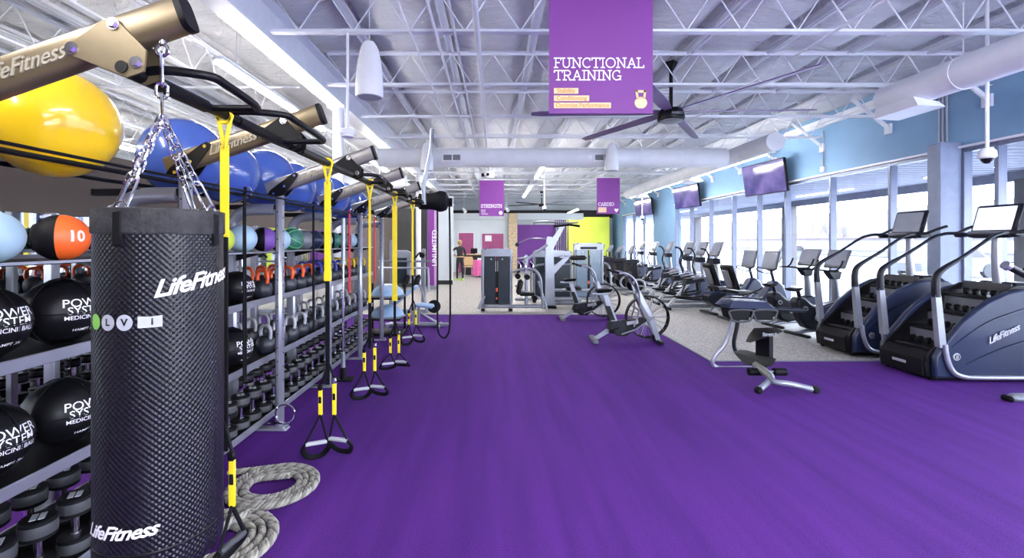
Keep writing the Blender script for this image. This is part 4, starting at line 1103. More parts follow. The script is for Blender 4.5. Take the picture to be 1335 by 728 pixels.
# upright bikes
def upright_bike(lab,x,y):
    o=thing('upright_bike',lab,'exercise bike',(x,y,0),0,'upright exercise bikes')
    body=[(.02,.50),(.0,.62),(.06,.70),(.18,.68),(.30,.58),(.42,.52),(.72,.58),(.90,.62),(1.0,.55),(1.02,.38),(.9,.22),(.6,.14),(.36,.10),(.2,.16),(.08,.32)]
    b=MB().prism(body,-.10,.10,'Y').build('body_shroud', darkp, o); bv=b.modifiers.new('b','BEVEL'); bv.width=.04; bv.segments=3; bv.limit_method='ANGLE'; bv.angle_limit=R(40)
    f=[(.44,.50),(.72,.57),(.90,.60),(.98,.54),(.99,.38),(.88,.25),(.6,.2),(.5,.3)]
    MB().prism(f,-.125,.125,'Y').build('front_shroud', navyp, o)
    for (u,v,r_) in ((.15,.50,.042),(.40,.34,.06)): 
        d=MB().cyl((u,-.125,v),(u,.125,v),r_,n=24).build('emblem_disc', lgrey, o); MB().cyl((u,-.128,v),(u,.128,v),r_*.6,n=20).build('disc_centre', darkp, d)
    for s in (-1,1):
        a=R(25 if s<0 else 205); p=V(.40+.17*cos(a),s*.155,.34+.17*sin(a))
        MB().tube([V(.40,s*.13,.34),V(p.x,s*.15,p.z)],.015,8).build('crank', chrome, o)
        MB().box(p+V(0,s*.06,0),(.12,.10,.03),.01).build('pedal', blackr, o)
    MB().tube([V(.16,0,.60),V(.10,0,.80)],.032,12).build('seat_post', blackm, o)
    MB().hull([(-.06,-.12,.84),(-.08,0,.86),(-.06,.12,.84),(.05,-.11,.86),(.05,.11,.86),(.20,-.025,.85),(.20,.025,.85),(-.04,-.09,.80),(-.04,.09,.80),(.12,-.02,.80),(.12,.02,.80)]).build('saddle', blackr, o)
    MB().box((.08,0,.035),(.09,.56,.05),.02).build('rear_foot', blackm, o); MB().box((.95,0,.035),(.09,.56,.05),.02).build('front_foot', blackm, o)
    MB().tube([V(.08,0,.05),V(.3,0,.09),V(.7,0,.1),V(.95,0,.05)],.035,10,smooth=4).build('base_tube', silver, o)
    MB().tube([V(.88,0,.5),V(.86,0,.85),V(.83,0,1.15)],[.07,.06,.05],14,smooth=4).build('mast', silver2, o)
    MB().hull([(.70,-.07,1.10),(.70,.07,1.10),(.93,-.07,1.14),(.93,.07,1.14),(.78,-.06,1.0),(.78,.06,1.0),(.9,.06,1.0),(.9,-.06,1.0),(.66,-.06,1.17),(.66,.06,1.17)]).build('mast_collar', darkp, o)
    for s in (-1,1):
        MB().tube([V(.80,s*.05,1.14),V(.72,s*.2,1.16),V(.52,s*.25,1.17),V(.44,s*.24,1.165)],.017,8,smooth=4).tube([V(.62,s*.24,1.17),V(.70,s*.25,1.22),V(.76,s*.25,1.34)],.016,8,smooth=3).build('handlebar', blackr, o)
    console(o,.90,1.36,.46,.36,22,greyp,screen_o,.05)
    return o
YW=R(9)
ub=upright_bike('upright exercise bike with high saddle, right behind the stair climbers',5.28,8.15); ub.rotation_euler.z=YW
copy_tree(ub,loc=(5.36,9.0,0),label='upright exercise bike second behind the stair climbers, beside the recumbent bikes')

def recumbent(lab,x,y):
    o=thing('recumbent_bike',lab,'exercise bike',(x,y,0),0,'recumbent exercise bikes')
    b=MB().prism([(.05,.30),(.0,.42),(.1,.52),(.5,.50),(.8,.46),(.95,.55),(1.12,.80),(1.22,.84),(1.36,.74),(1.5,.40),(1.45,.18),(1.1,.12),(.4,.14),(.15,.2)],-.12,.12,'Y').build('body_shroud', navyp, o)
    bv=b.modifiers.new('b','BEVEL'); bv.width=.045; bv.segments=3; bv.limit_method='ANGLE'; bv.angle_limit=R(40)
    MB().prism([(.02,.30),(.0,.42),(.1,.5),(.45,.47),(.4,.2),(.15,.2)],-.135,.135,'Y').build('rear_cover', darkp, o)
    d=MB().cyl((1.0,-.13,.38),(1.0,.13,.38),.10,n=28).build('crank_cover', greyp, o); MB().cyl((1.0,-.133,.38),(1.0,.133,.38),.06,n=24).build('crank_centre', darkp, d)
    for s in (-1,1):
        a=R(40 if s<0 else 220); p=V(1.0+.17*cos(a),s*.17,.38+.17*sin(a))
        MB().tube([V(1.0,s*.13,.38),V(p.x,s*.155,p.z)],.015,8).build('crank', chrome, o); MB().box(p+V(0,s*.06,0),(.1,.1,.03),.01).build('pedal', blackr, o)
    q=Matrix.Rotation(R(-20),3,'Y')
    MB().box((.16,0,.92),(.075,.42,.56),.035,rot=q).build('backrest', blackv, o)
    MB().box((.10,0,.88),(.03,.20,.40),.014,rot=q).build('backrest_support', greyp, o)
    MB().hull([(.22,-.2,.57),(.22,.2,.57),(.62,-.14,.58),(.62,.14,.58),(.2,-.2,.64),(.2,.2,.64),(.60,-.13,.63),(.60,.13,.63)]).build('seat', blackv, o)
    for s in (-1,1): MB().tube([V(.2,s*.22,.55),V(.4,s*.30,.60),V(.62,s*.31,.68),V(.70,s*.30,.72)],.016,8,smooth=4).build('side_handle', blackr, o)
    MB().box((.1,0,.035),(.1,.62,.05),.02).build('rear_foot', blackm, o); MB().box((1.35,0,.035),(.1,.6,.05),.02).build('front_foot', blackm, o)
    MB().tube([V(.1,0,.05),V(.25,0,.2)],.04,10).build('foot_strut', silver, o); MB().tube([V(1.35,0,.05),V(1.3,0,.2)],.04,10).build('foot_strut', silver, o)
    MB().tube([V(1.22,0,.78),V(1.16,0,1.0),V(1.14,0,1.12)],.03,10,smooth=4).build('mast', darkp, o)
    MB().tube([V(1.14,-.02,.98),V(1.04,-.12,1.0),V(.98,-.22,1.05),V(1.04,-.26,1.10),V(1.12,-.16,1.08),V(1.14,0,1.04),V(1.12,.16,1.08),V(1.04,.26,1.10),V(.98,.22,1.05),V(1.04,.12,1.0)],.013,8,closed=True,smooth=4).build('grab_loop', blackr, o)
    console(o,1.14,1.27,.46,.42,14,greyp,screen_o,.05)
    return o
rb=recumbent('recumbent exercise bike with tall black backrest, next to the upright bikes',4.86,9.80); rb.rotation_euler.z=YW
copy_tree(rb,loc=(4.86,10.64,0),label='recumbent exercise bike with tall black backrest, beside the cross trainers')

def cross_trainer(lab,x,y):
    o=thing('cross_trainer',lab,'cross trainer',(x,y,0),0,'cross trainers in a row facing the windows')
    MB().tube([V(0,-.22,.03),V(0,.22,.03)],.035,10).build('rear_foot', blackr, o)
    MB().hull([(-.04,-.045,.03),(.05,-.045,.03),(-.04,.045,.03),(.05,.045,.03),(.52,-.04,.66),(.60,-.04,.66),(.52,.04,.66),(.60,.04,.66)]).build('rear_strut', lgrey, o)
    MB().box((.75,0,.07),(1.45,.09,.08),.02).build('base_beam', greyp, o); MB().box((1.42,0,.035),(.1,.6,.06),.02).build('front_foot', blackr, o)
    MB().hull([(.45,-.13,.62),(.45,.13,.62),(.9,-.15,.70),(.9,.15,.70),(.45,-.1,.76),(.45,.1,.76),(.85,.12,.80),(.85,-.12,.80)]).build('rear_housing', darkp, o)
    MB().hull([(1.1,-.14,.1),(1.1,.14,.1),(1.5,-.14,.1),(1.5,.14,.1),(1.15,-.10,.75),(1.15,.10,.75),(1.45,-.1,.7),(1.45,.1,.7)]).build('front_shroud', navyp, o)
    for s in (-1,1):
        k=.12*s
        MB().tube([V(.3+k,s*.18,.30),V(.7,s*.19,.26),V(1.15,s*.17,.34)],.022,8,smooth=3).build('pedal_link', blackm, o)
        MB().box((.38+k,s*.2,.33),(.34,.15,.04),.015).build('foot_platform', blackr, o)
        MB().tube([V(.55+k,s*.17,.7),V(.45+k,s*.18,.5),V(.40+k,s*.18,.32)],.02,8,smooth=3).build('drop_link', blackm, o)
        MB().tube([V(1.10+k*.5,s*.22,.38),V(1.06+k,s*.25,.8),V(.98+k,s*.27,1.05),V(1.04+k,s*.28,1.3),V(.96+k,s*.26,1.48),V(.86+k,s*.22,1.50)],[.026,.024,.022,.02,.02,.018],10,smooth=4).build('arm_lever', blackr if s<0 else greyp, o)
        MB().tube([V(.6,s*.13,.74),V(.8,s*.24,.80),V(1.1,s*.26,.84)],.016,8,smooth=3).build('side_rail', silver, o)
    MB().tube([V(1.28,0,.65),V(1.24,0,1.05),V(1.22,0,1.36)],[.06,.05,.045],12,smooth=4).build('mast', silver2, o)
    MB().hull([(1.10,-.12,1.12),(1.10,.12,1.12),(1.28,-.12,1.12),(1.28,.12,1.12),(1.06,-.16,1.26),(1.06,.16,1.26),(1.26,.14,1.26),(1.26,-.14,1.26)]).build('control_pod', darkp, o)
    console(o,1.24,1.49,.48,.40,22,greyp,screen_o,.05)
    return o
ct=cross_trainer('cross trainer with white slanted rear strut, next to the recumbent bikes',4.28,11.45)
for k,(x,y) in enumerate(((4.33,12.35),(4.42,13.35),(5.05,15.0),(5.08,16.6),(5.1,18.2),(5.1,19.8))):
    copy_tree(ct,loc=(x,y,0),label='cross trainer with slanted rear strut, %s down the row from the recumbent bikes'%ORD[k+1])

def disc_trainer(lab,x,y):
    o=thing('disc_trainer',lab,'cross trainer',(x,y,0),0,'trainers with white drive rings')
    MB().hull([(-.22,-.24,.42),(-.22,.24,.42),(.12,-.2,.2),(.12,.2,.2),(-.28,-.22,.95),(-.28,.22,.95),(.02,-.2,1.0),(.02,.2,1.0)]).build('body_shroud', blackm, o)
    MB().hull([(-.3,-.26,.98),(-.3,.26,.98),(.10,-.24,1.0),(.10,.24,1.0),(-.3,-.24,1.10),(-.3,.24,1.10),(.05,.2,1.12),(.05,-.2,1.12)]).build('console_base', darkp, o)
    for s in (-1,1):
        g=MB().cyl((.05,s*.25,.30),(.05,s*.31,.30),.22,n=32).build('drive_disc', blackm, o)
        MB().torus((.05,s*.315,.30),.19,.035,axis='Y',n=36,k=8).build('drive_ring', silver2, g)
        MB().tube([V(.05,s*.30,.30),V(.25,s*.30,.28),V(.5,s*.27,.24)],.025,8,smooth=4).build('pedal_arm', silver, o)
        MB().box((.36,s*.24,.30),(.3,.13,.05),.02).build('foot_platform', blackr, o)
        MB().tube([V(.2,s*.31,.35),V(.22,s*.32,.85),V(.02,s*.31,1.15),V(.06,s*.29,1.36)],.016,8,smooth=4).build('arm_lever', dkgrey, o)
    MB().box((.1,0,.05),(.9,.12,.08),.02).box((-.33,0,.04),(.1,.6,.07),.02).box((.5,0,.04),(.1,.6,.07),.02).build('base_frame', greyp, o)
    MB().tube([V(-.1,0,1.05),V(-.1,0,1.3)],.04,10).build('mast', darkp, o)
    console(o,-.08,1.42,.40,.30,26,greyp,screen_o,.05)
    return o
dt=disc_trainer('trainer with a big white drive ring, first of its row behind the air bikes',4.25,14.75)
dt.location=(4.42,14.6,0)
for k in range(1,5): copy_tree(dt,loc=(4.40-.04*k,14.6+1.15*k,0),label='trainer with a white drive ring, %s of its row towards the lime wall'%ORD[k])

# air bikes
def air_bike(lab,x,y,rz):
    o=thing('air_bike',lab,'air bike',(x,y,0),rz,'air bikes on the turf corner')
    # fan wheel
    fc=V(.92,0,.42)
    w_=MB().torus(fc+V(0,-.05,0),.345,.012,axis='Y',n=44,k=8).torus(fc+V(0,.05,0),.345,.012,axis='Y',n=44,k=8)
    w_.lathe([(.345,-.05),(.352,-.05),(.352,.05),(.345,.05)],fc,44,axis='Y',caps=False); w_=w_.build('fan_cage', blackm, o)
    for s in (-1,1):
        for k in range(18):
            a=2*pi*k/18; MB().tube([fc+V(0,s*.055,0),fc+V(.34*cos(a),s*.052,.34*sin(a))],.0035,5).build('cage_wire', silver, w_)
    fb=MB()
    for k in range(10):
        a=2*pi*k/10; q=Matrix.Rotation(-a,3,'Y'); fb.box(fc+q@V(.2,0,0),(.24,.03,.006),rot=q@Matrix.Rotation(.5,3,'X'))
    fb.cyl(fc+V(0,-.05,0),fc+V(0,.05,0),.05,n=16); fb.build('fan_blades', lgrey, o)
    MB().cyl(fc+V(0,-.075,0),fc+V(0,.075,0),.035,n=16).build('axle_hub', chrome, o)
    # fork
    for s in (-1,1):
        MB().hull([V(.86,s*.085,.02),V(1.18,s*.085,.02),V(.86,s*.105,.02),V(1.18,s*.105,.02),V(.70,s*.08,.84),V(.80,s*.08,.86),V(.70,s*.10,.84),V(.80,s*.10,.86)][0:0]+[V(1.02,s*.08,.05),V(1.12,s*.08,.05),V(1.02,s*.105,.05),V(1.12,s*.105,.05),V(.86,s*.08,.44),V(.96,s*.08,.44),V(.86,s*.105,.44),V(.96,s*.105,.44)]).build('front_strut', silver2, o)
    MB().hull([V(.90,-.11,.36),V(.99,-.11,.42),V(.90,.11,.36),V(.99,.11,.42),V(.60,-.09,.80),V(.72,-.09,.84),V(.60,.09,.80),V(.72,.09,.84),V(.76,-.1,.74),V(.76,.1,.74),V(.80,-.1,.40),V(.80,.1,.40)]).build('upper_shroud', greyp, o)
    MB().hull([V(.62,-.095,.80),V(.71,-.095,.84),V(.62,.095,.80),V(.71,.095,.84),V(.88,-.115,.44),V(.96,-.115,.44),V(.88,.115,.44),V(.96,.115,.44)]).build('shroud_strip', silver2, o)
    MB().box((1.08,0,.03),(.09,.56,.055),.015).build('front_foot', blackm, o)
    # drive body
    MB().prism([(.08,.22),(.12,.34),(.3,.36),(.62,.38),(.86,.42),(.84,.34),(.62,.22),(.42,.10),(.25,.10)],-.06,.06,'Y').build('drive_body', blackm, o)
    MB().cyl((.28,-.07,.24),(.28,.07,.24),.12,n=26).build('crank_cover', darkp, o)
    MB().box((.55,-.062,.33),(.24,.008,.06),.003,rot=Matrix.Rotation(R(-8),3,'Y')).build('name_panel', lgrey, o)
    MB().tube([V(.32,-.09,.14),V(.6,-.10,.22),V(.84,-.10,.36)],.012,8).build('push_rod', silver2, o)
    for s in (-1,1):
        a=R(200 if s<0 else 20); p=V(.28+.15*cos(a),s*.12,.24+.15*sin(a))
        MB().tube([V(.28,s*.08,.24),V(p.x,s*.10,p.z)],.013,8).build('crank', blackm, o); MB().box(p+V(0,s*.05,0),(.1,.09,.03),.01).build('pedal', blackr, o)
        MB().tube([V(.55,s*.17,.28),V(.66,s*.18,.60),V(.62,s*.21,.92),V(.52,s*.23,1.08),V(.36,s*.24,1.16),V(.22,s*.25,1.16),V(.14,s*.25,1.19)],.018,8,smooth=4).build('arm_lever', silver, o)
        MB().tube([V(.24,s*.25,1.16),V(.12,s*.25,1.20)],.023,8).build('hand_grip', blackr, o)
        MB().cyl((.60,s*.10,.30),(.60,s*.22,.30),.02,n=10).build('foot_peg', blackm, o)
    # seat
    MB().hull([(.02,-.04,.78),(.10,-.04,.78),(.02,.04,.78),(.10,.04,.78),(.16,-.04,.34),(.26,-.04,.34),(.16,.04,.34),(.26,.04,.34)]).build('seat_tube', silver2, o)
    MB().hull([(.055,-.043,.60),(.13,-.043,.60),(.055,.043,.60),(.13,.043,.60),(.13,-.043,.36),(.22,-.043,.36),(.13,.043,.36),(.22,.043,.36)]).build('tube_label', blackm, o)
    MB().box((-.03,0,.80),(.28,.07,.035),.01).build('seat_slider', silver2, o)
    MB().hull([(-.10,-.12,.87),(-.10,.12,.87),(.02,-.11,.88),(.02,.11,.88),(.18,-.03,.88),(.18,.03,.88),(-.08,-.1,.82),(-.08,.1,.82),(.15,-.02,.83),(.15,.02,.83)]).build('saddle', blackr, o)
    MB().hull([(-.16,-.035,.04),(-.06,-.035,.04),(-.16,.035,.04),(-.06,.035,.04),(.16,-.03,.26),(.2,-.03,.2),(.16,.03,.26),(.2,.03,.2)]).build('rear_strut', silver2, o)
    MB().box((-.13,0,.03),(.10,.50,.055),.015).build('rear_foot', greyp, o)
    MB().box((.50,0,1.12),(.03,.16,.12),.01,rot=Matrix.Rotation(R(25),3,'Y')).tube([V(.68,0,.82),V(.56,0,.98),V(.51,0,1.08)],.013,8).build('display', blackm, o)
    for c in o.children_recursive:
        nm=c.name.split('.')[0]
        for v in c.data.vertices:
            if nm in ('fan_cage','cage_wire','fan_blades','axle_hub'): v.co.x-=.17
            elif v.co.x>.3: v.co.x=.3+(v.co.x-.3)*.79
    return o
ab=air_bike('air bike with big caged fan wheel, nearer one on the turf corner',1.80,7.75,R(-4))
copy_tree(ab,loc=(1.58,9.9,0),rz=R(-2),label='air bike with caged fan wheel, farther one before the weight machines')

# stretch trainer
o=thing('stretch_trainer','silver-framed stretching seat with dark padded seat and T foot, on the turf edge','stretching machine',(3.1,5.6,0),0)
def w(px,py,Y): return P(px,py,Y)-V(3.1,5.6,0)
MB().tube([w(1000,480,6.15),w(965,480,6.15),w(938,480,6.15),w(929,474,6.15),w(933,463,6.15),w(946,447,6.15),w(955,418,6.15),w(957,405,6.15)],.028,12,smooth=4).build('frame_tube', silver, o)
MB().tube([w(1000,481,6.45),w(970,470,6.45),w(957,452,6.45),w(961,425,6.45),w(964,405,6.45)],.026,12,smooth=4).build('frame_tube', darkp, o)
MB().box(w(934,481,6.15)+V(0,0,-.0),(.10,.06,.04),.01).build('frame_foot', blackr, o)
c=w(970,397,6.2)
MB().hull([c+V(-.30,-.20,-.02),c+V(.30,-.20,-.04),c+V(-.30,.2,-.02),c+V(.30,.2,-.04),c+V(-.22,-.16,.07),c+V(.22,-.16,.05),c+V(-.22,.16,.07),c+V(.22,.16,.05),c+V(-.31,-.1,.02),c+V(.31,-.1,0)]).build('upper_pad', navyp, o)
m=MB()
for k in range(4):
    for j in range(2): m.ball(c+V(-.18+.12*k,-.12+.1*j,.068-.004*k),.012,8,5)
m.build('pad_studs', lgrey, o)
for s in (-1,1):
    b_=c+V(s*.155,-.20,-.10); x_=.135
    MB().hull([b_+V(-x_,0,.05),b_+V(x_,0,.05),b_+V(-x_*.8,0,-.08),b_+V(x_*.8,0,-.08),b_+V(-x_,.25,.05),b_+V(x_,.25,.05),b_+V(-x_*.8,.25,-.06),b_+V(x_*.8,.25,-.06)]).build('grip_recess', blackr, o)
    MB().tube([b_+V(-x_,-.02,.05),b_+V(x_,-.02,.05),b_+V(x_*1.05,-.02,-.02),b_+V(x_*.7,-.02,-.09),b_+V(-x_*.7,-.02,-.09),b_+V(-x_*1.05,-.02,-.02)],.013,8,closed=True,smooth=4).build('hand_loop', dkgrey, o)
MB().tube([c+V(.1,0,-.05),c+V(.9,.1,-.10)],.03,10).build('side_bar', darkp, o)
MB().hull([w(956,459,5.9),w(970,475,5.7),w(1008,476,5.3),w(1012,468,5.4),w(975,457,5.9),w(965,456,6.0),w(985,478,5.6),w(1000,479,5.4)]).build('foot_rest', mat('olive_pad',(.03,.034,.032),.6), o)
MB().hull([w(985,435,5.65),w(1003,435,5.5),w(1003,470,5.5),w(985,470,5.65),w(990,435,5.8),w(1008,435,5.65),w(1008,470,5.65),w(990,470,5.8)]).build('pad_column', blackr, o)
MB().hull([w(983,428,5.8),w(1010,427,5.55),w(1022,432,5.4),w(1012,437,5.35),w(978,447,5.55),w(972,446,5.75),w(976,437,5.85),w(1000,430,5.85),w(1000,438,5.3)]).build('seat_pad', blackr, o)
text_mb('Stretch',.06,Matrix.Translation(w(1002,436,5.30)+V(0,-.02,0))@FACE,ex=.002,shear=.2).build('pad_lettering', lgrey, o)
MB().tube([w(985,476,5.55),w(998,486,5.35),w(1005,492,5.25)],.045,10).build('spine_beam', mat('olive_metal',(.28,.29,.26),.4,.4), o)
for a,b in ((976,991),(1009,1024)):
    MB().tube([w(a,485,5.45),w(b,485,5.45)],.045,14).build('shin_roller', blackr, o)
MB().tube([w(988,485,5.45),w(1012,485,5.45)],.015,8).build('roller_axle', chrome, o)
MB().tube([w(1005,490,5.25),w(1010,498,5.1),w(1030,501,5.05),w(1060,508,5.02)],.030,12,smooth=4).build('foot_tube', silver2, o)
MB().tube([w(1006,492,5.25),w(1001,499,5.15),w(990,508,5.05)],.032,12).build('foot_tube', silver2, o)
MB().box(w(1060,508,5.02)+V(.02,0,-.0),(.07,.08,.075),.015).build('rubber_cap', blackr, o); MB().box(w(989,509,5.05)+V(0,0,-.0),(.08,.07,.075),.02).build('rubber_cap', blackr, o)

# machine at the right edge
o=thing('cable_row_machine','black-armed machine with flat silver foot, cut by the right edge of the turf area','weight machine',(5.45,4.72,0),0)
MB().box((.42,.1,.045),(.96,.11,.075),.03).build('floor_beam', silver2, o); MB().box((-.08,.1,.035),(.05,.12,.065),.02).build('rubber_cap', blackr, o)
MB().box((.55,.1,.7),(.12,.1,1.3),.03).build('upright', silver2, o)
MB().tube([V(.55,.1,1.05),V(.3,.05,1.2),V(-.18,0,1.42)],.035,12,smooth=3).build('swing_arm', blackm, o)
MB().tube([V(-.18,0,1.42),V(-.22,0,1.44)],.045,12).build('arm_end', silver, o)
MB().tube([V(-.03,0,1.36),V(0,0,1.42),V(.06,0,1.52)],.014,8,smooth=3).build('hand_grip', blackr, o)
MB().tube([V(.02,0,1.33),V(.12,-.05,1.38),V(.3,-.05,1.36),V(.5,0,1.3)],.022,8,smooth=3).build('arm_yoke', darkp, o)
MB().box((.75,.1,.5),(.4,.3,.08),.03).box((.75,.1,.25),(.1,.1,.5)).build('seat', blackv, o)
# ------------------------------------------------------------------ strength machines at mid distance
panel_dk=mat('stack_panel',(.013,.022,.032),.35,spec=.3); panel_bl=mat('pale_stack_panel',(.14,.22,.29),.25,coat=.3)
def tower(o,cx,cy,w_,h_,d_,pm,dots=True):
    t=.07
    for s in (-1,1):
        m=MB().tube([V(cx+s*(w_/2-t/2),cy,.05),V(cx+s*(w_/2-t/2),cy,h_-.12),V(cx+s*(w_/2-t*.9),cy,h_-.04),V(cx+s*(w_/2-t*2.2),cy,h_-.005)],t*.62,12,smooth=4,flat=(1,1)); m.build('tower_post', silver2, o)
        MB().box((cx+s*(w_/2-t/2),cy,.025),(t*1.3,d_,.05),.015).build('rubber_foot', blackr, o)
    m=MB().prism([(cx-w_/2,h_-.17),(cx-w_/2+.01,h_-.09),(cx-w_/2+.06,h_-.03),(cx-w_/4,h_+.005),(cx,h_+.02),(cx+w_/4,h_+.005),(cx+w_/2-.06,h_-.03),(cx+w_/2-.01,h_-.09),(cx+w_/2,h_-.17)],cy-.06,cy+.06,'Y'); m.build('tower_cap', silver2, o)
    MB().box((cx,cy,.12),(w_-.1,.1,.08),.02).build('tower_base', silver2, o)
    pw=(w_-.2)/2
    for s in (-1,1):
        p=MB().box((cx+s*(pw/2+.03),cy-.045,(h_)/2-.0),(pw,.03,h_-.32),.01).build('stack_guard', pm, o)
        if dots: MB().cyl((cx+s*pw*.5,cy-.065,h_-.24),(cx+s*pw*.5,cy-.055,h_-.24),.018,n=10).build('guard_bolt', lgrey, p)
    MB().box((cx,cy-.03,h_/2),(.035,.02,h_-.35)).build('stack_slot', blackm, o)
    MB().box((cx,cy-.05,h_*.34),(.05,.02,.09),.006).box((cx,cy-.05,h_*.2),(.04,.02,.05),.004).build('stack_labels', kbo, o)
    MB().box((cx,cy+.02,.55),(w_*.5,.09,.8),.01).build('weight_stack', blackm, o)

o=thing('leg_machine','weight machine with dark stack panels and curved silver arms, left of the trio','weight machine',(.05,11.2,0),0,'strength machines beyond the turf')
tower(o,0,0,.74,1.49,.3,panel_dk)
MB().tube([V(-.30,-.05,.35),V(-.38,-.12,.2),V(-.44,-.15,.06)],.035,10).build('rear_strut', silver2, o)
MB().box((.45,-.12,.12),(1.5,.09,.09),.03).build('floor_beam', silver2, o)
MB().tube([V(.40,-.1,.95),V(.65,-.1,1.02),V(.92,-.12,.98),V(1.05,-.12,.78),V(1.08,-.12,.45),V(1.12,-.14,.06)],.032,10,smooth=5).build('front_arm', silver2, o)
MB().tube([V(1.0,-.12,.72),V(1.1,-.12,.4),V(1.2,-.15,.05)],.028,10,smooth=3).build('front_leg', silver2, o)
MB().box((.72,0,.7),(.08,.09,1.3),.02).build('centre_post', silver2, o)
for (x_,z_2,a) in ((.55,1.05,20),(.88,1.05,-20)): MB().box((x_,-.05,z_2),(.10,.12,.30),.04,rot=Matrix.Rotation(R(a),3,'Y')).build('shoulder_pad', blackv, o)
MB().box((.55,-.05,.58),(.12,.30,.38),.05,rot=Matrix.Rotation(R(12),3,'Y')).build('backrest', blackv, o)
MB().box((.72,-.1,.42),(.38,.32,.09),.04).build('seat', blackv, o)
MB().tube([V(.45,-.1,.62),V(.6,-.15,.5),V(.95,-.2,.36),V(1.02,-.2,.3)],.028,8,smooth=3).build('lever', silver2, o)
for (x_,z_2) in ((.5,.85),(.72,.83),(.9,.33)): MB().cyl((x_,-.3,z_2),(x_,-.05,z_2),.065,n=16).build('roller_pad', blackr, o)
MB().box((.62,-.1,1.28),(.26,.1,.05),.02,rot=Matrix.Rotation(R(-8),3,'Y')).build('top_handle', silver, o)
for x_ in (.5,.62,.8): MB().tube([V(x_,-.1,1.2),V(x_+.08,-.12,1.1),V(x_+.05,-.12,.98)],.018,8,smooth=3).build('linkage', chrome, o)

o=thing('pulldown_machine','tall silver pulldown machine with a slanted top arm, between the two towers','weight machine',(1.38,11.65,0),0,'strength machines beyond the turf')
MB().hull([(-.10,-.07,.05),(.14,-.07,.05),(-.10,.07,.05),(.14,.07,.05),(-.10,-.06,1.55),(.10,-.06,1.55),(-.10,.06,1.55),(.10,.06,1.55),(-.06,-.06,1.8),(.06,-.06,1.8)]).build('column', silver2, o)
MB().hull([(-.10,-.05,1.5),(.10,-.05,1.5),(-.1,.05,1.5),(.1,.05,1.5),(.30,-.05,2.10),(.42,-.05,2.12),(.30,.05,2.10),(.42,.05,2.12)]).build('slanted_arm', silver2, o)
MB().tube([V(-.45,-.05,2.10),V(-.4,-.05,2.16),V(0,-.05,2.18),V(.40,-.05,2.14),V(.72,-.05,2.16)],.022,8,smooth=3).build('pull_bar', silver, o)
MB().tube([V(.1,-.12,2.06),V(.5,-.12,2.1),V(.75,-.12,2.06)],.03,8).build('bar_grip', blackr, o)
MB().tube([V(-.05,-.05,1.6),V(-.4,-.05,1.35),V(-.75,-.1,1.1)],.035,10,smooth=3).build('press_arm', silver2, o)
MB().tube([V(-.8,-.1,1.62),V(-.5,-.1,1.75),V(-.1,-.1,1.74)],.013,8,smooth=3).build('rear_bar', silver, o)
MB().cyl((-.82,-.16,1.60),(-.82,-.04,1.60),.05,n=14).build('pulley', blackm, o)
MB().box((0,0,.035),(.34,.3,.06),.02).build('base_foot', blackr, o)
MB().box((.62,-.0,.12),(1.1,.1,.09),.03).box((.62,.25,.42),(1.0,.08,.08),.03).build('floor_beam', silver2, o)
MB().hull([(.05,-.04,1.0),(.12,-.04,.85),(.05,.04,1.0),(.12,.04,.85),(.42,-.04,1.3),(.52,-.04,1.28),(.42,.04,1.3),(.52,.04,1.28)]).build('pad_brace', silver2, o)
MB().box((.72,-.05,1.27),(.42,.2,.12),.05).build('thigh_pad', blackv, o)
MB().box((.35,-.05,1.28),(.2,.15,.05),.015).build('pad_bracket', silver, o)
MB().box((.6,-.05,.5),(.4,.3,.09),.04).build('seat', blackv, o)
MB().tube([V(.1,.05,1.08),V(.5,.05,1.10),V(.95,.05,1.08)],.02,8).build('side_rail', silver2, o)

o=thing('rear_stack_machine','wide weight machine with dark panels standing behind the pulldown machine','weight machine',(1.55,12.75,0),0,'strength machines beyond the turf')
tower(o,0.05,0,1.08,1.42,.3,panel_dk,False)
MB().tube([V(-.55,-.1,.2),V(-.55,-.12,.8),V(-.45,-.12,1.0),V(-.2,-.12,1.05)],.03,8,smooth=3).build('press_arm', silver, o)
MB().box((-.75,0,.08),(.5,.09,.09),.03).build('floor_beam', silver2, o)

o=thing('tall_stack_machine','tall weight machine with pale blue stack panels, in front of the lime wall','weight machine',(2.58,12.7,0),0,'strength machines beyond the turf')
tower(o,0,0,.82,1.62,.3,panel_bl)
MB().box((0,-.06,1.5),(.46,.02,.07),.01).build('name_plate', darkp, o)
MB().tube([V(.4,0,1.1),V(.55,-.1,1.0),V(.6,-.1,.5),V(.45,-.1,.1)],.03,8,smooth=3).build('side_arm', silver2, o)
MB().box((-.6,-.1,.09),(.8,.1,.09),.03).build('floor_beam', silver2, o)

# multi station and bench beyond the rig
o=thing('smith_machine','silver weight machine with two long crossbars, standing beyond the rig','weight machine',(-1.95,10.8,0),0)
for x_ in (-.48,.28): MB().box((x_,0,.86),(.09,.10,1.72 if x_<0 else 1.3),.02).build('upright', silver2, o)
MB().tube([V(-.75,-.15,1.22),V(.50,-.15,1.22)],.022,10).build('barbell_bar', greyp, o); MB().tube([V(-.75,-.12,1.06),V(.30,-.12,1.06),V(.40,-.12,1.0),V(.42,-.12,.5)],.026,10,smooth=3).build('crossbar', silver, o)
MB().hull([(-.42,-.08,.7),(-.02,-.08,.7),(-.42,.08,.7),(-.02,.08,.7),(-.42,-.08,1.42),(-.02,-.08,1.42),(-.42,.08,1.42),(-.02,.08,1.42),(-.35,-.06,1.48),(-.1,-.06,1.48)]).build('stack_hood', silver2, o)
MB().box((-.22,-.1,1.0),(.26,.02,.6),.01).build('hood_panel', panel_dk, o)
MB().box((-.1,0,.05),(1.0,.1,.09),.02).build('floor_beam', silver2, o)
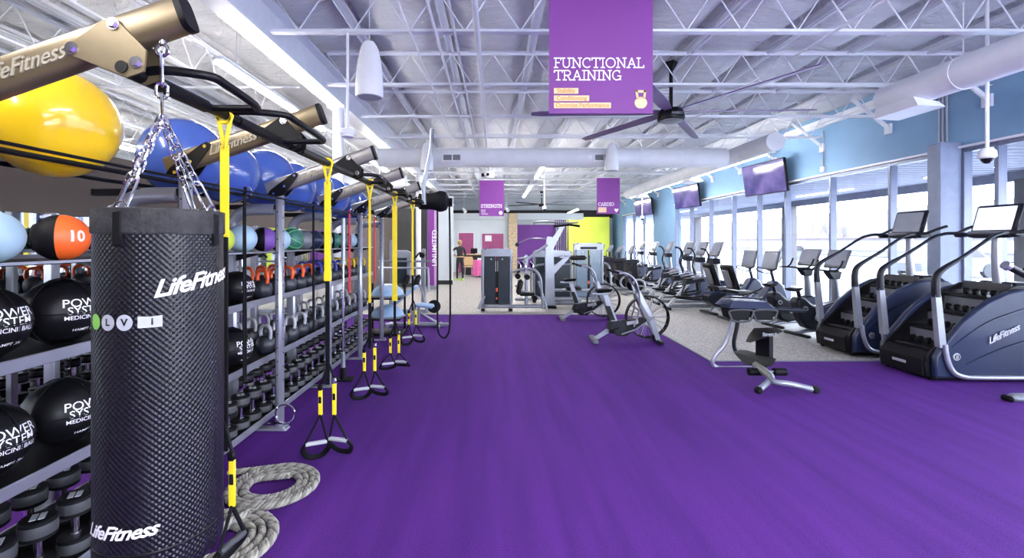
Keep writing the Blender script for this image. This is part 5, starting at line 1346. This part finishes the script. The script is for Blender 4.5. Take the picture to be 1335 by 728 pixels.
for x_ in (-.1,.15): MB().box((x_,-.15,.75),(.12,.2,.34),.05,rot=Matrix.Rotation(R(18),3,'Y')).build('backrest', blackv, o)
MB().tube([V(.0,-.1,.9),V(.2,-.15,.7),V(.34,-.18,.3),V(.38,-.2,.05)],.028,8,smooth=3).build('front_arm', silver2, o)
MB().tube([V(.1,-.05,1.3),V(.22,-.1,1.42),V(.30,-.1,1.3)],.022,8,smooth=3).cyl((.27,-.2,1.36),(.27,0,1.36),.06,n=14).build('pulley_arm', blackm, o)
MB().cyl((.55,-.22,.18),(.55,-.15,.18),.15,n=24).cyl((.55,-.3,.18),(.55,.0,.18),.025,n=10).build('weight_plate', blackr, o)
o=thing('weight_bench','grey adjustable bench with pale blue pad on a silver T foot, beyond the rig','bench',(-1.58,9.0,0),0)
MB().box((-.18,-.0,.62),(.62,.28,.07),.03,rot=Matrix.Rotation(R(-38),3,'Y')).build('back_pad', domeb, o)
MB().box((.22,-.0,.43),(.34,.28,.07),.03,rot=Matrix.Rotation(R(8),3,'Y')).build('seat_pad', domeb, o)
MB().hull([(-.02,-.04,.05),(.10,-.04,.05),(-.02,.04,.05),(.10,.04,.05),(-.06,-.04,.42),(.12,-.04,.42),(-.06,.04,.42),(.12,.04,.42)]).build('centre_post', silver2, o)
MB().tube([V(-.55,0,.05),V(-.1,0,.07),V(.3,0,.06),V(.62,-.1,.07),V(.66,-.12,.10)],.04,10,smooth=3).build('floor_beam', silver2, o)
MB().tube([V(.5,-.25,.035),V(.5,.25,.035)],.03,10).tube([V(-.5,-.25,.035),V(-.5,.25,.035)],.03,10).build('cross_foot', silver2, o)
MB().tube([V(.1,0,.3),V(.3,0,.18),V(.5,0,.06)],.025,8).build('brace', silver2, o)
# dome trainers on a stand
o=thing('dome_stand','black stand with two shelves holding the half-dome balance trainers','stand',(-1.98,8.3,0),0)
for x_ in (-.3,.3): MB().box((x_,.3,.45),(.04,.04,.9),.008).build('stand_post', blackm, o)
for z_2 in (.30,.67): MB().box((0,.05,z_2),(.64,.56,.03),.008).build('stand_shelf', blackm, o)
MB().box((0,.05,.03),(.66,.5,.05),.01).build('stand_base', blackm, o)
for z_2,l_ in ((.685,'pale blue half-dome balance trainer on the upper shelf of the black stand'),(.315,'pale blue half-dome balance trainer on the lower shelf of the black stand')):
    o=thing('balance_dome',l_,'balance trainer',(-1.93,8.3,z_2),0,'half-dome balance trainers')
    MB().lathe([(0,0),(.29,0),(.31,.012),(.31,.03),(.29,.04),(0,.04)],n=36).build('platform', greyp, o)
    MB().lathe([(.29,.035),(.285,.06),(.25,.13),(.18,.19),(.09,.225),(0,.235)],n=36).build('dome', domeb, o)

# tall roll-up banner with vertical lettering
o=thing('vertical_banner','narrow tall purple banner with vertical pale lettering, beside the white pier','banner',(-2.19,16.2,.0),0)
MB().box((0,0,1.45),(.34,.03,2.7)).build('banner_cloth', bannerm, o)
MB().box((.115,-.018,1.45),(.11,.006,2.7)).build('pale_stripe', mat('lilac_print',(.50,.28,.55),.5), o)
MB().box((0,0,.07),(.40,.22,.12),.02).build('banner_base', silver2, o)
T=Matrix.Translation((.085,-.024,1.45))@FACE@Matrix.Rotation(pi/2,4,'Z')
text_mb('UNLIMITED',.24,T,ex=.002,bold=.003,sp=1.05).build('lettering', whitel, o)

# ------------------------------------------------------------------ reception people and furniture
def figure(name,lab,loc,rz,joints,edges,cloth,head,hairm,shoe,leg_m=None,hair_long=False):
    o=thing(name,lab,'person',loc,rz)
    me=bpy.data.meshes.new('body'); names=list(joints); me.from_pydata([joints[n][0] for n in names],[(names.index(a),names.index(b)) for a,b in edges],[])
    ob=bpy.data.objects.new('body',me); COL.objects.link(ob)
    sk=ob.modifiers.new('s','SKIN'); sk.use_smooth_shade=True
    for i,n in enumerate(names):
        r_=joints[n][1]; me.skin_vertices[0].data[i].radius=(r_,r_*(joints[n][2] if len(joints[n])>2 else 1))
    me.skin_vertices[0].data[names.index('pelvis')].use_root=True
    ss=ob.modifiers.new('u','SUBSURF'); ss.levels=ss.render_levels=2
    dg=bpy.context.evaluated_depsgraph_get(); m2=bpy.data.meshes.new_from_object(ob.evaluated_get(dg))
    bpy.data.objects.remove(ob)
    m2.name='body'; m2.materials.clear(); m2.materials.append(cloth); m2.materials.append(skin_m)
    hx=joints['head'][0]
    for p in m2.polygons:
        c=p.center
        bare = c.z>joints['neck'][0][2]-.01
        for h in ('handl','handr'):
            if (c-Vector(joints[h][0])).length<.13: bare=True
        p.material_index=1 if bare else 0; p.use_smooth=True
    b=bpy.data.objects.new('body',m2); COL.objects.link(b); b.parent=o
    hv=Vector(joints['head'][0])
    m=MB(); m.ball(hv+V(0,-.022,.035),.108,20,12,sx=.92,sy=1.0,sz=1.05)
    if hair_long: m.ball(hv+V(0,-.06,-.05),.085,18,10,sz=1.5)
    m.build('hair', hairm, o)
    # face: nose, ears, eyes, mouth (local +y is forward)
    f=MB(); f.hull([hv+V(-.012,.085,-.02),hv+V(.012,.085,-.02),hv+V(0,.115,-.025),hv+V(0,.09,.03)])
    for s in (-1,1): f.ball(hv+V(s*.082,0,0),.02,10,6,sx=.5,sz=1.4)
    f.build('face_features', skin_m, o)
    e=MB()
    for s in (-1,1): e.ball(hv+V(s*.032,.088,.015),.010,8,6)
    e.box(hv+V(0,.092,-.055),(.045,.008,.008)); e.build('eyes_and_mouth', lensb, o)
    for h in ('l','r'):
        hp_=Vector(joints['hand'+h][0]); el=Vector(joints['elb'+h][0]); d=(hp_-el).normalized(); q=d.to_track_quat('Z','X').to_matrix()
        fm=MB()
        for k in range(4):
            ln=(.070,.078,.073,.058)[k]; fm.tube([hp_+q@V(-.027+.018*k,0,.03),hp_+q@V(-.027+.018*k,.008,.03+ln*.6),hp_+q@V(-.027+.018*k,.024,.03+ln)],.0085,6)
        fm.tube([hp_+q@V(-.035,0,.0),hp_+q@V(-.058,.01,.03),hp_+q@V(-.062,.02,.055)],.0095,6); fm.build('fingers', skin_m, o)
    for s,k in ((-1,'footl'),(1,'footr')):
        fp=Vector(joints[k][0]); MB().hull([(fp.x-.045,fp.y-.08,0),(fp.x+.045,fp.y-.08,0),(fp.x-.05,fp.y+.17,0),(fp.x+.05,fp.y+.17,0),(fp.x-.04,fp.y-.07,.09),(fp.x+.04,fp.y-.07,.09),(fp.x-.035,fp.y+.15,.05),(fp.x+.035,fp.y+.15,.05)]).build('shoe', shoe, o)
    return o
E=[('pelvis','waist'),('waist','chest'),('chest','neck'),('neck','head'),('chest','shl'),('shl','elbl'),('elbl','handl'),('chest','shr'),('shr','elbr'),('elbr','handr'),('pelvis','hipl'),('hipl','kneel'),('kneel','footl'),('pelvis','hipr'),('hipr','kneer'),('kneer','footr')]
J1={'pelvis':((0,0,.95),.14,.8),'waist':((0,0,1.12),.12,.8),'chest':((0,.01,1.34),.145,.75),'neck':((0,.01,1.49),.05),'head':((0,.03,1.60),.085),
 'shl':((-.18,0,1.40),.06),'elbl':((-.36,.10,1.22),.043),'handl':((-.52,.26,1.26),.032),'shr':((.18,0,1.40),.06),'elbr':((.26,.05,1.12),.045),'handr':((.24,.24,1.02),.032),
 'hipl':((-.09,0,.88),.085),'kneel':((-.11,.02,.48),.058),'footl':((-.12,0,.07),.04),'hipr':((.09,0,.88),.085),'kneer':((.12,.01,.48),.058),'footr':((.13,0,.07),.04)}
p1=figure('person','person in black shirt and trousers with a belt, arm stretched out, lime shoes',(-1.50,19.8,0),R(18),J1,E,clothb,None,hairb,shoeg)
MB().lathe([(.135,0),(.145,.0),(.145,.04),(.135,.04)],(0,0,1.0),24,sy=.82).build('belt', tanw, p1)
J2=dict(J1); J2['elbl']=((-.22,.08,1.14),.043); J2['handl']=((-.16,.26,1.1),.032)
figure('person','person in pale grey clothes standing close behind the one in black',(-1.98,20.25,0),R(-60),J2,E,clothg,None,hairg,shoeg,hair_long=True)
o=thing('reception_counter','dark reception counter with a pale top, in front of the magenta door','counter',(-1.15,23.4,0),0)
MB().box((0,0,.5),(.95,.5,1.0),.01).build('counter_body', darkv, o); MB().box((0,0,1.02),(1.05,.6,.05),.01).build('counter_top', tanw, o)
MB().box((.1,-.05,1.2),(.34,.03,.26),.01).box((.1,0,1.06),(.1,.1,.06)).build('monitor', lensb, o)
o=thing('reception_chair','tan rounded chair before the dark reception counter','chair',(-1.3,22.7,0),0)
MB().lathe([(0,.40),(.22,.40),(.25,.44),(.22,.47),(0,.47)],n=24).build('seat', tanw, o)
MB().prism([(-.22,.5),(-.25,.75),(-.18,.92),(.18,.92),(.25,.75),(.22,.5)],.16,.20,'Y').build('backrest', tanw, o)
for sx_ in (-.17,.17):
    for sy_ in (-.15,.15): MB().cyl((sx_,sy_,0),(sx_*.9,sy_*.9,.41),.015,n=8).build('leg', chrome, o)
o=thing('draped_table','small round table under a pink cloth near the reception','table',(-.72,21.8,0),0)
m=MB(); n_=48; prof=[(0,.80),(.27,.80),(.29,.78)]; m.lathe(prof,n=n_)
vs=[];fs=[]
for j in range(5):
    t=j/4
    for i in range(n_):
        a=2*pi*i/n_; rr=.29+.06*t+.03*t*sin(a*9); vs.append((rr*cos(a),rr*sin(a),.78-.70*t))
for j in range(4):
    for i in range(n_): k=(i+1)%n_; fs.append((j*n_+i,j*n_+k,(j+1)*n_+k,(j+1)*n_+i))
m.add(vs,fs); m.build('tablecloth', pinkf, o); MB().cyl((0,0,0),(0,0,.79),.03,n=12).cyl((0,0,0),(0,0,.02),.2,n=20).build('pedestal', blackm, o)
MB().box((0,0,.84),(.2,.02,.1),.005).build('leaflet_holder', whitep, o)
